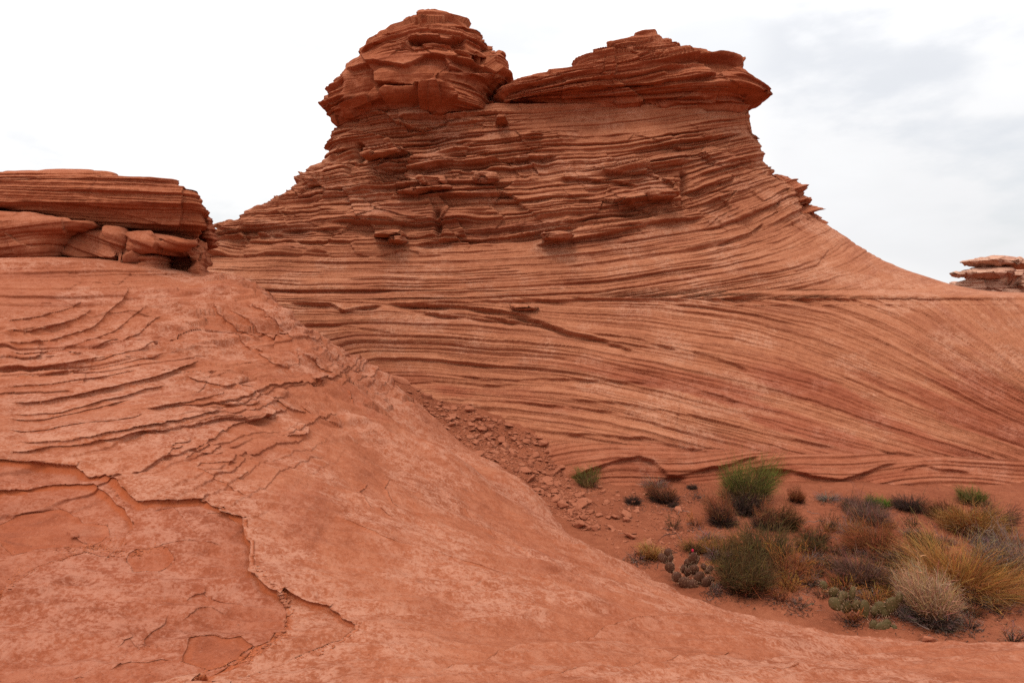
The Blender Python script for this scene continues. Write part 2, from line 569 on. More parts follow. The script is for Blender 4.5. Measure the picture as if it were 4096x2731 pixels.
def ray_to(fn, x, y, lo=1.6, hi=16.0, n=700):
    """where the sight line through column x, row y first meets the surface fn"""
    d = lo * (hi / lo) ** (np.arange(n) / (n - 1.0))
    x = np.atleast_1d(np.asarray(x, float)); y = np.atleast_1d(np.asarray(y, float))
    X = (x[:, None] - 512) / F * d; Z = (HZ - y[:, None]) / F * d
    H = fn(X, np.broadcast_to(d, X.shape))
    below = H > Z
    k = np.where(below.any(1), below.argmax(1), n - 1)
    k0 = np.maximum(k - 1, 0)
    r = np.arange(len(x))
    a = (Z - H)[r, k0]; b = (Z - H)[r, k]
    t = np.where(k > 0, np.clip(a / (a - b + 1e-9), 0, 1), 0)
    D = d[k0] + (d[k] - d[k0]) * t
    return np.stack([(x - 512) / F * D, D, (HZ - y) / F * D], 1)


def plan(pts):
    p = np.array(pts, float)
    # resample so that the line keeps its bends on the curved ground
    q = [p[0]]
    for k in range(len(p) - 1):
        for j in range(1, 4):
            q.append(p[k] + (p[k + 1] - p[k]) * j / 3)
    q = np.array(q)
    q[:, 1] = np.minimum(q[:, 1], 760)
    return ray_to(HILL, q[:, 0], q[:, 1])[:, :2]


def plan_poly(pts):
    return plan(list(pts) + [pts[0]])[:-1]


E1 = [(-90, 446), (0, 458), (33, 460), (79, 463), (92, 469), (118, 482.5), (143, 500.6), (164, 498), (204, 497), (210, 503), (232, 514), (247, 520), (250, 533.5), (256.5, 541.7),
      (256.5, 553), (253, 569.7), (263, 579.5), (288, 594), (293.5, 611), (289, 627), (271, 645), (247, 660), (214, 670), (177.5, 681.5), (120, 700), (-60, 740), (-160, 600)]
E2 = [(-60, 500), (0, 486.6), (33, 479), (66, 477), (92, 481), (112, 491), (130, 505.5), (136.5, 515), (131, 530), (118, 545), (107, 551), (85.5, 547.5), (57.5, 555), (25, 568), (10, 579.5), (0, 598), (-60, 630)]
E3 = [(286, 585), (300, 591), (312, 596), (332, 602.5), (350, 617), (362, 627), (360, 639), (345, 647), (312, 657), (279, 668), (230, 690), (185, 690), (205, 668), (240, 652), (264, 638), (280, 622), (283, 608), (280, 596)]
A3 = [(126, 552), (130, 547), (139, 543), (150, 541), (160, 540), (167, 542), (172, 547), (175, 553), (168, 559), (158, 562), (146, 560), (134, 561)]
A1 = [(180, 655), (183, 645), (186, 637), (194, 629.7), (212, 627), (225, 635), (240, 634), (250, 643), (238, 654), (205, 662)]
A4 = [(5, 508), (20, 501), (60, 497), (72, 500), (88, 512), (108, 514), (112, 525), (95, 533), (50, 540), (10, 545), (-30, 530)]
STEPS = [  # line, height of the step, reach of the low ground, depth of the crack at its foot: the ground below the line in the photograph is the lower side
    ([(0, 322), (35, 316.6), (69, 308), (83, 301)], 0.03, 0.4, 0.03), ([(0, 330), (28, 329), (55, 323.5), (77, 316.6), (94, 307)], 0.08, 0.6, 0.05), ([(0, 341.5), (28, 340), (58, 334.5), (90, 323.5), (120, 300), (130, 284)], 0.06, 0.5, 0.04),
    ([(59, 345.6), (97, 341.5), (138, 328), (165, 310)], 0.03, 0.4, 0.03), ([(65, 361), (97, 356.7), (138, 345.6), (178, 333)], 0.03, 0.4, 0.03), ([(0, 352), (40, 349), (85, 338), (125, 318), (150, 300)], 0.03, 0.4, 0.03),
    ([(0, 366), (28, 365), (69, 361), (110, 352)], 0.03, 0.3, 0.03), ([(0, 377), (41, 372), (83, 366), (131, 358), (165, 349)], 0.03, 0.3, 0.03), ([(0, 387), (50, 382), (100, 374), (140, 366)], 0.03, 0.3, 0.03),
    ([(0, 403.6), (41, 401), (83, 391), (124, 381.5), (163, 372), (180, 364), (204.5, 356.7)], 0.06, 0.5, 0.07), ([(0, 414), (55, 410.6), (83, 403.6), (97, 398), (124, 392.6), (145, 384), (173, 380)], 0.04, 0.4, 0.045),
    ([(0, 420), (41, 416), (72, 409), (97, 403.6), (138, 392.6)], 0.02, 0.3, 0.035), ([(0, 443.7), (69, 439.6), (102, 434), (138, 428.5), (166, 421.6), (200, 416), (217, 409)], 0.035, 0.4, 0.04),
    ([(0, 454), (49, 445), (99, 438), (148, 431), (177, 427)], 0.035, 0.45, 0.035), ([(0, 431), (50, 428), (110, 419), (150, 412)], 0.015, 0.3, 0.025),
    ([(142, 408), (173, 404), (200, 396.7), (221, 392.6), (227, 385.7)], 0.03, 0.35, 0.04), ([(186.6, 373), (207, 379), (228, 384), (243, 383), (256, 387)], 0.03, 0.4, 0.04), ([(214, 401), (235, 403), (253, 402), (258, 397)], 0.05, 0.35, 0.04),
    ([(180, 463), (191, 449), (207, 438), (235, 424), (256, 416), (269.5, 415), (285, 417.5)], 0.022, 0.3, 0.03), ([(181, 462), (193.5, 456), (227, 453)], 0.015, 0.25, 0.02), ([(193.5, 468), (200, 464.5), (218, 464.5), (240, 466)], 0.015, 0.25, 0.02),
    ([(160, 468.6), (164.5, 453), (171, 446.5), (181, 443.7)], 0.02, 0.25, 0.025), ([(162, 446.5), (170, 441), (191, 437.5)], 0.015, 0.2, 0.02), ([(287, 434.7), (304, 436), (312, 430)], 0.05, 0.35, 0.03), ([(239, 481), (242, 477), (249, 474)], 0.012, 0.25, 0.015),
    ([(191, 470), (214, 481), (235, 489), (249, 500)], 0.02, 0.35, 0.012), ([(211.5, 303), (228, 316.6), (249, 332), (256, 334.5)], 0.05, 0.3, 0.05), ([(228, 308), (256, 321), (283, 340)], 0.05, 0.3, 0.05), ([(245, 300), (275, 316), (290, 330)], 0.04, 0.3, 0.04),
    ([(262.6, 312), (285, 323.5), (293, 343)], 0.05, 0.3, 0.05), ([(232, 330), (252, 345), (266, 350)], 0.04, 0.3, 0.03), ([(302.7, 351), (318, 359.4), (325, 365), (334, 372)], 0.06, 0.3, 0.06), ([(298, 346), (300, 363)], 0.04, 0.3, 0.03),
    ([(310, 377), (325, 381.5)], 0.05, 0.3, 0.04), ([(352, 390), (356, 401)], 0.05, 0.25, 0.05), ([(255, 352), (275, 362), (292, 366)], 0.03, 0.3, 0.03), ([(270, 392), (290, 405), (310, 412)], 0.04, 0.3, 0.03), ([(300, 400), (330, 420), (345, 425)], 0.03, 0.3, 0.02),
    ([(112, 640), (120, 630), (130, 627), (140, 640), (143, 640), (141, 630), (150, 622), (166, 614), (170, 603)], 0.008, 0.12, 0.012), ([(108, 668), (118, 657), (130, 653), (145, 657), (160, 652), (172, 655)], 0.009, 0.14, 0.012),
    ([(184, 595), (190, 586), (204, 583.5), (214, 590), (238, 593), (250, 598)], 0.008, 0.12, 0.012), ([(183, 612), (195, 603), (210, 600), (230, 604)], 0.005, 0.1, 0.008), ([(72, 675), (78, 671), (84, 673)], 0.006, 0.1, 0.01),
    ([(68, 530), (78, 528), (92, 532)], 0.012, 0.1, 0.015), ([(150, 505), (175, 503), (190, 520), (200, 530)], 0.006, 0.2, 0.01), ([(205, 512), (225, 510), (240, 525)], 0.005, 0.2, 0.009), ([(150, 540), (190, 536), (225, 543)], 0.006, 0.2, 0.009),
    ([(370, 487), (358, 494), (372, 510), (400, 522)], 0.02, 0.35, 0.01), ([(395, 482), (385, 490), (395, 505), (430, 520)], 0.02, 0.35, 0.01), ([(420, 475), (450, 500), (500, 540), (560, 575)], 0.015, 0.4, 0.006), ([(330, 520), (390, 545), (470, 565), (560, 590)], 0.02, 0.5, 0.006),
    ([(560, 650), (620, 630), (700, 622), (770, 628)], -0.035, 0.5, 0.006), ([(420, 682), (520, 650), (600, 645), (690, 655)], -0.03, 0.4, 0.006), ([(640, 682), (700, 668), (800, 655), (900, 650)], -0.03, 0.35, 0.006),
    ([(520, 682), (600, 672), (660, 660), (750, 650)], -0.025, 0.3, 0.006), ([(430, 600), (500, 585), (580, 578), (640, 592)], -0.03, 0.5, 0.0), ([(760, 674), (840, 664), (930, 655)], -0.025, 0.3, 0.008),
]

nth = 1500
th = np.concatenate([np.linspace(-180, -48, 60)[:-1], np.linspace(-48, 46, nth), np.linspace(46, 180, 60)[1:]]) * math.pi / 180
rr = np.concatenate([[0.02], np.geomspace(0.4, 2.1, 26), np.geomspace(2.105, 13.5, 1050), np.geomspace(13.6, 16.5, 30)])
TH, RR = np.meshgrid(th, rr)
X = (RR * np.sin(TH)); Y = (RR * np.cos(TH))
Z = HILL(X, Y)
front = (Y > -2)
# beds of the hill show as terraces
sw = 0.35 * fbm2(X * 0.25 + 3, Y * 0.25, 3) + 0.07 * fbm2(X * 0.9, Y * 0.9 + 9, 3) + 0.012 * fbm2(X * 4, Y * 4, 2)
s_h = Z * 0.96 - 0.06 * X + 0.05 * Y + sw
up = sst(-1.25, -0.75, Z - 0.04 * (X + 4)) * sst(3.5, 5.0, Y)
d0g = 0.075 * groove(s_h, 0.13, X, Y, 21, 0.016, 0.42, 0.58, 0.4) + 0.05 * groove(s_h, 0.055, X, Y, 22, 0.011, 0.42, 0.58, 0.7)
bench = sst(-1.7, -1.2, Z) * sst(2.5, 4.0, Y) * (1 - sst(-1.5, 0.5, X))
HX = np.zeros_like(Z); HY = np.zeros_like(Z)      # sideways shifts: overhanging edges of beds and sheets
gy_, gx_ = np.zeros_like(Z), np.zeros_like(Z)
e_ = 0.05
gx_ = (HILL(X + e_, Y) - Z) / e_; gy_ = (HILL(X, Y + e_) - Z) / e_
gl = np.sqrt(gx_ ** 2 + gy_ ** 2) + 1e-6
steep = sst(0.10, 0.35, gl)
sj = 0.10 * (fbm2(X * 2.2, Y * 2.2, 3) - .5)
ud = (0.085 * ledge(s_h, 0.26, X + sj, Y, 1, 0.38, 0.6, 0.30, 0.08) + 0.065 * ledge(s_h, 0.10, X + sj, Y, 2, 0.4, 0.58, 0.5, 0.12) + 0.048 * ledge(s_h, 0.042, X, Y, 3, 0.4, 0.58, 0.9, 0.2)
      - 0.07 * groove(s_h, 0.12, X, Y, 21, 0.014, 0.42, 0.58, 0.4) - 0.05 * groove(s_h, 0.055, X, Y, 22, 0.010, 0.42, 0.58, 0.7)
      + 0.10 * (fbm2(X * 1.4, Y * 1.4 + 3, 3) - .5) + 0.05 * facets(X * 2.2, Y * 2.2, Z * 4, 5, .6) - 0.07)
bd_ = 0.08 * ledge(s_h, 0.19, X + sj, Y, 4, 0.42, 0.6, 0.4, 0.06) + 0.04 * ledge(s_h, 0.07, X, Y, 5, 0.46, 0.62, 0.8, 0.12) - 0.03
kn = sst(6.5, 8.5, Y) * sst(-5.2, -4.0, X) * (1 - sst(-2.0, -0.8, X))
ud = ud * (1 - 0.45 * sst(-0.45, 0.05, Z)) * 0.62
out = steep * (up * (1 - .5 * kn) * ud + bench * (1 - up) * bd_)
HX -= gx_ / gl * out * 0.9; HY -= gy_ / gl * out * 0.9
d = 0.35 * out
# knobbly skin near the crest
u1 = (X * 0.8 + Y * 0.6); u2 = (-X * 0.6 + Y * 0.8)
d += kn * (0.11 * np.abs(fbm2(u1 * 1.2, u2 * 3.2, 4) - 0.5) * 2 + 0.05 * facets(u1 * 1.6, u2 * 3.4, Z * 1.5, 8, .8) + 0.05 * ledge(s_h + 0.2 * u1, 0.14, X, Y, 6, 0.4, 0.6, 1.2) - 0.04)
# long swells and hollows lower down
low = 1 - up
v1 = X * 0.93 + Y * 0.36; v2 = -X * 0.36 + Y * 0.93
d += low * (0.10 * (fbm2(v1 * 0.55, v2 * 1.3, 3) - 0.5) + 0.07 * (fbm2(v1 * 1.3 + 5, v2 * 4.2, 3) - 0.5) + 0.035 * (1 - 2 * np.abs(fbm2(v1 * 0.7 + 2 + .5 * sj, v2 * 3.1 + 8 + 2 * sj, 3) - 0.5)) ** 3 + 0.02 * (1 - 2 * np.abs(fbm2(v1 * 1.6 + 2, v2 * 7.1 + 8 + 2 * sj, 2) - 0.5)) ** 4)
# flutes that run down to the basin
fl = sst(4.2, 6, Y) * sst(-2.5, -0.5, X) * (1 - sst(-2.9, -3.1, Z) * 0)
e1 = X * 0.55 - Y * 0.83; e2 = X * 0.83 + Y * 0.55
d += fl * 0.11 * (fbm2(e1 * 0.5, e2 * 2.4 + 0.4 * fbm2(X, Y, 2), 4) - 0.5)
d += 0.010 * (fbm2(v1 * 9, v2 * 22, 3) - 0.5) * low + 0.012 * (fbm2(X * 7, Y * 7, 3) - 0.5) + 0.008 * (fbm2(X * 26, Y * 26, 3) - 0.5)
jag = 0.05 * (fbm2(X * 5, Y * 5, 4) - 0.5)
near = (np.abs(TH) < 0.9) & (RR > 2)
fresh = np.zeros_like(Z); pat = sst(0.47, 0.63, fbm2(X * 1.7 + 40, Y * 2.0, 6, 0.62)) * 0.8


def sheet(poly, h):
    """floor of a scaled off sheet: h lower inside the outline"""
    pl = plan_poly(poly)
    D, S, _ = seg_dist(X, Y, np.vstack([pl, pl[:1]]), 0.6)
    ins = inside(X + jag * 0.6, Y + jag * 0.6, pl) & near
    global HX, HY, m3
    w = np.maximum(0.012, 0.0060 * RR)
    D, S, _, vx, vy = seg_dist(X + jag * 0.6, Y + jag * 0.6, np.vstack([pl, pl[:1]]), 0.6, True)
    D = np.where(np.isinf(D), 1.0, D)
    sp = 0.0024 * RR
    oo = h * 0.8 * (0.3 + 1.1 * fbm2(X * 3, Y * 3 + 4, 3))
    ov = (1 - m3) * np.where(ins | ~near, 0, np.where(D < sp, D + oo, (sp + oo) * np.exp(-(D - sp) / (h * 1.8 + sp))))
    HX = HX + vx * ov; HY = HY + vy * ov
    m = np.where(ins, sst(0, w, D), 0)
    ck = np.exp(-((D - 0.010) / 0.008) ** 2) * ins * (0.3 + fbm2(X * 3, Y * 3 + 4, 3)) * h * 0.25
    m3 = m if poly is E3 else m3
    return -h * m - ck, m, np.where(ins, sst(0.055, 0.02, D), 0) * near, np.where(~ins & near, np.exp(-D / 0.3), 0)


m3 = np.zeros_like(Z); dzE3 = 0
for poly, h, fs, pa in ((E3, 0.030, 0.8, -0.4), (E1, 0.042, 0.9, -0.7), (E2, 0.030, 0.8, -0.1), (A3, 0.012, 0.3, -0.2), (A1, 0.011, 0.3, 0.0), (A4, 0.006, 0.2, -0.1)):
    dz, m, ed, rim = sheet(poly, h)
    if poly is E3: dzE3 = dz
    if poly is E1: mE1 = m
    d += np.minimum(dz - dzE3, 0) if poly is E1 else dz
    fresh = np.maximum(fresh, ed * fs * ((1 - m3) if poly is E1 else 1)); pat = np.clip(pat + m * pa + rim * 0.6, 0, 1)
    if poly is A3: fresh = np.maximum(fresh, m * 0.12)
P1 = plan_poly([(0, 598), (10, 579.5), (25, 568), (57.5, 555), (85.5, 547.5), (107, 551), (128, 560), (164, 566), (160, 585), (150, 605), (120, 625), (60, 650), (0, 665), (-60, 690), (-100, 620)])
ins = inside(X + jag, Y + jag, P1) & near
D, S, _ = seg_dist(X, Y, np.vstack([P1, P1[:1]]), 0.5); D = np.where(np.isinf(D), 1, D)
pat = np.clip(pat + np.where(ins, sst(0, .25, D), 0) * 0.9, 0, 1)
wk = np.maximum(0.007, 0.0021 * RR)
cn = 0.45 + 1.9 * fbm2(X * 2.1 + 9, Y * 2.1, 3)
for line, h, reach, crk in STEPS:
    pl = plan(line)
    D, S, Tm, vx, vy = seg_dist(X + jag * 0.5, Y + jag * 0.5, pl, reach * 3, True)
    D = np.where(np.isinf(D) | ~near, 99, D)
    fade = sst(0, 0.12, Tm) * (1 - sst(0.88, 1, Tm))
    sg = 1 if h > 0 else -1
    lo = (S * sg < 0)
    w = np.maximum(0.008, 0.0055 * RR)
    hh = abs(h) * 0.5
    d -= hh * fade * np.where(lo, np.exp(-np.maximum(D - w, 0) / reach) * sst(0, w, D), 0)
    sp = 0.0024 * RR
    oo = crk * np.where(up > .5, 0.42, 0.6) * np.clip(cn, .3, 1.8)
    ov = fade * np.where(lo, 0, np.where(D < sp, D + oo, (sp + oo) * np.exp(-(D - sp) / (crk * 2.2 + .02 + sp))))
    HX += vx * ov; HY += vy * ov
    d += 0.4 * hh * fade * np.where(~lo, np.exp(-D / (reach * .6)), 0)
    fresh = np.maximum(fresh, fade * np.where(lo, np.exp(-D / 0.03), 0) * min(0.6, abs(h) * 12))
    pat = np.clip(pat + 0.4 * fade * np.where(~lo, np.exp(-D / 0.2), 0), 0, 1)
P = np.stack([X + HX, Y + HY, Z + d], -1)
P_H = np.stack([X, Y, Z + d], -1)
# below the sand the rock just goes on
strat = np.stack([X, Y, s_h * np.clip(up + bench * .6 + .25, 0, 1) + 3 * (1 - up)], -1)
# the streaked pale wall above the chute
pat = np.clip(pat + 0.8 * sst(0.55, 0.05, np.abs(Z - SAND(X, Y) - .12)) * sst(3.5, 5, Y) * sst(-0.5, 0.5, X), 0, 1)
rampm = sst(9.4, 9.9, Y) * sst(-3.6, -3.0, X)
pat = np.clip(pat + 0.35 * rampm, 0, 1)
slick = make_obj("slickrock_slope", P.reshape(-1, 3), grid_faces(*TH.shape)[:, ::-1], M_HILL,
                 attrs={"strat": strat.reshape(-1, 3), "patina": pat.ravel(), "fresh": np.clip(fresh, 0, 1).ravel(), "zone": (0.35 * mE1).ravel()})
tag(slick, "bare red sandstone slope with peeling sheets in the foreground", "rock slope", kind="structure")


def hill_z(x, y):
    """height of the built hill (nearest vertex row and column, bilinear)"""
    t = np.arctan2(x, y); r = np.hypot(x, y)
    j = np.clip(np.searchsorted(th, t) - 1, 0, len(th) - 2); i = np.clip(np.searchsorted(rr, r) - 1, 0, len(rr) - 2)
    fu = (t - th[j]) / (th[j + 1] - th[j]); fv = (r - rr[i]) / (rr[i + 1] - rr[i])
    zz = P_H[..., 2]
    return (zz[i, j] * (1 - fu) + zz[i, j + 1] * fu) * (1 - fv) + (zz[i + 1, j] * (1 - fu) + zz[i + 1, j + 1] * fu) * fv



# sand sheet
M_SAND, nt, b = base_mat("red_sand")
pos = node(nt, "ShaderNodeNewGeometry").outputs['Position']
n1 = noise(nt, pos, 1.2, 5, 0.6); n2 = noise(nt, pos, 14, 5, 0.7); n3 = noise(nt, pos, 160, 2, 0.7)
f = math_n(nt, 'MULTIPLY_ADD', n1, 0.5, math_n(nt, 'MULTIPLY_ADD', n2, 0.45, math_n(nt, 'MULTIPLY', n3, 0.35)))
col = ramp(nt, f, [(0.42, (0.125, 0.031, 0.013)), (0.65, (0.215, 0.060, 0.027)), (0.88, (0.30, 0.098, 0.048))])
nt.links.new(col, b.inputs['Base Color'])
bp = node(nt, "ShaderNodeBump"); bp.inputs['Strength'].default_value = 0.6; bp.inputs['Distance'].default_value = 0.015
nt.links.new(math_n(nt, 'ADD', n2, math_n(nt, 'MULTIPLY', n3, 0.4)), bp.inputs['Height'])
nt.links.new(bp.outputs[0], b.inputs['Normal'])

gx = np.linspace(-6, 16, 640); gy = np.concatenate([np.linspace(3.5, 13.5, 520), np.linspace(13.6, 15, 12)])
GX, GY = np.meshgrid(gx, gy)


def sand_h(x, y):
    z = SAND(x, y)
    ch = sst(10.6, 12.2, y) * (1 - sst(0.4, 1.4, x))
    z = z + 0.10 * (fbm2(x * 0.8, y * 0.8 + 50, 3) - 0.5) + 0.05 * (fbm2(x * 2.7, y * 2.7, 3) - 0.5) + 0.02 * (fbm2(x * 9, y * 9, 3) - 0.5)
    return z + ch * 0.10 * (fbm2(x * 4, y * 4 + 7, 3) - 0.5)


GZ = sand_h(GX, GY)
sand = make_obj("sand", np.stack([GX, GY, GZ], -1).reshape(-1, 3), grid_faces(*GX.shape), M_SAND)
tag(sand, "red sand floor of the small basin with shrubs", "sand", kind="structure")
# land far out to the horizon
far = make_obj("ground", [(-3000, -3000, -5.2), (3000, -3000, -5.2), (3000, 3000, -5.2), (-3000, 3000, -5.2)], np.array([[0, 1, 2, 3]]), M_SAND)
tag(far, "red desert ground out to the horizon", "ground", kind="structure")

# ---------------------------------------------------------------- layered rock bodies
_u = np.linspace(-math.pi / 2, math.pi / 2, 4001)


def angles(nfront, nback, n=3.0):
    """angles round a cross section, evenly spaced along its outline, denser on the side towards the eye"""
    xs = np.sign(np.sin(_u)) * np.abs(np.sin(_u)) ** (2 / n); ys = np.abs(np.cos(_u)) ** (2 / n)
    al = np.concatenate([[0], np.cumsum(np.hypot(np.diff(xs) * 1.6, np.diff(ys)))]); al /= al[-1]
    fr_ = np.interp(np.linspace(0, 1, nfront), al, _u)
    bk = np.interp(np.linspace(0, 1, nback + 2)[1:-1], al, _u)
    return fr_, bk


def smooth(a, k):
    if k < 1: return a
    w = np.exp(-0.5 * (np.arange(-3 * k, 3 * k + 1) / k) ** 2); w /= w.sum()
    return np.convolve(np.pad(a, 3 * k, mode='edge'), w, mode='valid')


def section_body(z, xl, xr, yf, ym, yb, n, nfront, nback):
    fr_, bk = angles(nfront, nback)
    z = z[:, None]; xl = xl[:, None]; xr = xr[:, None]; yf = yf[:, None]; ym = ym[:, None]; yb = yb[:, None]; n = n[:, None]
    xc = (xl + xr) / 2; a = (xr - xl) / 2
    uu = np.sign(np.sin(fr_)) * np.abs(np.sin(fr_)) ** (2 / 3.0)
    sx = np.broadcast_to(uu, (len(z), len(uu))); cy = np.clip(1 - np.abs(sx) ** n, 0, 1) ** (1 / n)
    A = np.stack([xc + a * sx, ym - (ym - yf) * cy, np.broadcast_to(z, sx.shape)], -1)
    m = np.full_like(n, 2.4)
    sx = np.sign(np.sin(bk)) * np.abs(np.sin(bk)) ** (2 / m); cy = np.abs(np.cos(bk)) ** (2 / m)
    B = np.stack([xc + a * sx, ym + (yb - ym) * cy, np.broadcast_to(z, sx.shape)], -1)[:, ::-1]
    return np.concatenate([A, B], 1)


def close_body(P):
    """vertices and faces of a ring grid with its two ends closed"""
    r, c, _ = P.shape
    V = np.vstack([P.reshape(-1, 3), P[0].mean(0)[None], P[-1].mean(0)[None]])
    Fq = grid_faces(r, c, True)
    j = np.arange(c); jn = (j + 1) % c
    bot = np.stack([np.full(c, r * c), jn, j, j], 1)[:, :3]
    top = np.stack([np.full(c, r * c + 1), (r - 1) * c + j, (r - 1) * c + jn], 1)
    bot4 = np.stack([bot[:, 0], bot[:, 1], bot[:, 2], bot[:, 2]], 1); top4 = np.stack([top[:, 0], top[:, 1], top[:, 2], top[:, 2]], 1)
    return V, Fq, np.vstack([bot, top])


def build_body(name, P, mat, attrs, parent=None):
    V, Fq, T = close_body(P)
    me_f = Fq
    # quads for the sides, triangles for the ends: join as two calls of one mesh
    me = bpy.data.meshes.new(name)
    nv = len(V); nq = len(Fq); nt_ = len(T)
    me.vertices.add(nv); me.vertices.foreach_set("co", V.astype(np.float32).ravel())
    me.loops.add(nq * 4 + nt_ * 3)
    me.loops.foreach_set("vertex_index", np.concatenate([Fq.ravel(), T.ravel()]).astype(np.int32))
    me.polygons.add(nq + nt_)
    me.polygons.foreach_set("loop_start", np.concatenate([np.arange(nq) * 4, nq * 4 + np.arange(nt_) * 3]).astype(np.int32))
    me.update(calc_edges=True)
    me.polygons.foreach_set("use_smooth", np.ones(nq + nt_, bool))
    for key, val in attrs.items():
        val = np.asarray(val, np.float32)
        if val.ndim == 3:
            v = np.vstack([val.reshape(-1, 3), val[0].mean(0)[None], val[-1].mean(0)[None]])
            at = me.attributes.new(key, 'FLOAT_VECTOR', 'POINT'); at.data.foreach_set("vector", v.astype(np.float32).ravel())
        else:
            v = np.concatenate([val.ravel(), [val[0].mean()], [val[-1].mean()]])
            at = me.attributes.new(key, 'FLOAT', 'POINT'); at.data.foreach_set("value", v.astype(np.float32))
    me.materials.append(mat)
    ob = bpy.data.objects.new(name, me)
    COL.objects.link(ob)
    if parent: ob.parent = parent
    return ob


# ---------------------------------------------------------------- the butte
BZ = np.array([-3.6, -3.0, -2.6, -2.0, -1.0, 0.0, 1.0, 2.0, 3.2, 4.3, 5.2])
BY = np.array([10.55, 10.75, 11.1, 11.8, 12.85, 13.9, 14.5, 15.0, 15.4, 15.6, 15.7])


def yfront(z):
    return np.interp(z, BZ, BY)


def bt(x, y):
    """(x, z) on the front of the butte for a column and row of the photograph"""
    d = 14.0
    for _ in range(30):
        d = 0.5 * d + 0.5 * float(yfront((HZ - y) / F * d))
    return ((x - 512) / F * d, (HZ - y) / F * d)


def bts(pts):
    return [bt(*p) for p in pts]


SIL = [  # row, left column, right column, distance of the outline
    (112, 338, 757, 16.3), (122, 337, 758, 16.4), (131, 325, 760, 16.5), (140, 328, 760, 16.6), (150, 329, 761, 16.7), (161, 330, 765, 16.8), (165, 320, 767, 16.8), (170, 307, 770, 16.9),
    (178, 300, 774, 17.0), (189, 289, 784, 17.1), (196, 279, 790, 17.2), (206, 264, 797, 17.3), (213, 250, 804, 17.4), (222, 236, 814, 17.6), (231, 226, 826, 17.7), (242, 216, 842, 17.8),
    (255, 195, 858, 18.0), (264, 178, 870, 18.1), (274, 160, 889, 18.2), (286, 135, 921, 18.4), (291.5, 110, 949, 18.5)]
sz = [(HZ - r) / F * d for r, a, c, d in SIL]
sl = [(a - 512) / F * d for r, a, c, d in SIL]; sr = [(c - 512) / F * d for r, a, c, d in SIL]; sm = [d for r, a, c, d in SIL]
sz = sz[::-1]; sl = sl[::-1]; sr = sr[::-1]; sm = sm[::-1]
sz = [-3.6, -0.06, 0.03] + sz; sl = [-9.5, -10.5, -10.6] + sl; sr = [15.5, 15.5, 15.0] + sr; sm = [18.6, 18.6, 18.6] + sm
zr = np.concatenate([np.arange(-3.45, -0.1, 0.0095), np.arange(-0.1, 0.2, 0.006), np.arange(0.2, 4.52, 0.0105)])
xl = np.interp(zr, sz, sl); xr = np.interp(zr, sz, sr); ym = np.interp(zr, sz, sm)
yf = smooth(yfront(zr), 8)
nn = np.interp(zr, [-3.6, -0.06, 0.12, 1.2, 2.6, 4.5], [9, 8, 3.0, 2.5, 2.6, 3.2])
xl = smooth(xl, 4); xr = smooth(xr, 3); nn = smooth(nn, 4)
P = section_body(zr, xl, xr, yf, ym, np.full_like(zr, 24.0), nn, 1450, 150)
N = grid_normals(P, True)

FB = Field([bts(s) for s in [
    [(300, 303), (420, 312), (470, 310), (560, 312), (650, 303)], [(330, 322), (450, 337), (550, 350), (650, 377), (750, 405), (850, 430), (950, 450), (1024, 462)],
    [(370, 350), (430, 353), (520, 370), (600, 387), (700, 417), (800, 440), (900, 453)], [(420, 398), (500, 400), (600, 415), (700, 436), (800, 451)], [(440, 420), (520, 420), (600, 432), (700, 446)],
    [(330, 345), (350, 335), (420, 338)], [(355, 375), (375, 352), (430, 352)], [(400, 405), (420, 385), (470, 380), (560, 390)],
    [(600, 332), (700, 352), (800, 380), (900, 420), (1024, 462)], [(650, 307), (750, 320), (830, 350), (900, 385), (1024, 440)], [(750, 304), (830, 315), (880, 340), (940, 375), (1024, 418)],
    [(850, 302), (900, 320), (950, 352), (1024, 398)], [(930, 302), (965, 332), (1024, 378)], [(990, 303), (1024, 345), (1060, 380)], [(1060, 303), (1120, 380)], [(480, 310), (560, 328), (640, 347), (760, 385)]]],
    -11, 16, -3.8, 0.6)
FA = Field([bts(s) for s in [
    [(500, 442), (600, 440), (700, 450), (850, 455), (1024, 460)], [(570, 478), (600, 466), (640, 452), (680, 458)], [(610, 455), (660, 468), (700, 462), (760, 447)],
    [(660, 478), (720, 470), (780, 452)], [(700, 482), (760, 465), (830, 455)], [(800, 470), (850, 480), (890, 465), (920, 458)], [(890, 470), (940, 462), (980, 475), (1024, 483)], [(930, 485), (980, 483), (1024, 492)],
    [(540, 455), (570, 450), (600, 452)]]], -11, 16, -3.8, 0.6)
FC = Field([bts(s) for s in [
    [(215, 262), (300, 270), (400, 274), (500, 280), (600, 279)], [(250, 240), (320, 250), (380, 252)], [(230, 285), (300, 291), (450, 292), (600, 287), (700, 266), (780, 236), (825, 205)], [(600, 267), (700, 246), (760, 222), (800, 190)],
    [(430, 277), (550, 260), (650, 242), (720, 223), (770, 195)], [(640, 297), (800, 291), (900, 286)], [(700, 291), (800, 274), (850, 250), (870, 235)], [(800, 288), (870, 270), (900, 255)],
    [(250, 235), (330, 222), (420, 223)], [(340, 200), (450, 190), (550, 178), (650, 160), (740, 138)], [(270, 210), (330, 205), (400, 205)], [(350, 152), (450, 141), (520, 130), (600, 127)], [(345, 130), (420, 125), (500, 122), (600, 118), (740, 112)],
    [(400, 240), (500, 233), (600, 222), (690, 200)], [(550, 150), (620, 150), (700, 140)], [(410, 215), (520, 210), (620, 200), (700, 180), (750, 160)], [(870, 300), (1000, 297)]]],
    -11, 16, -0.6, 5.2)
BL = np.array(bts([(300, 432), (500, 434), (527, 435), (566, 439), (653, 446), (740, 450), (805, 454), (914, 453), (1024, 459), (1200, 468)]))
X, Y, Z = P[..., 0], P[..., 1], P[..., 2]
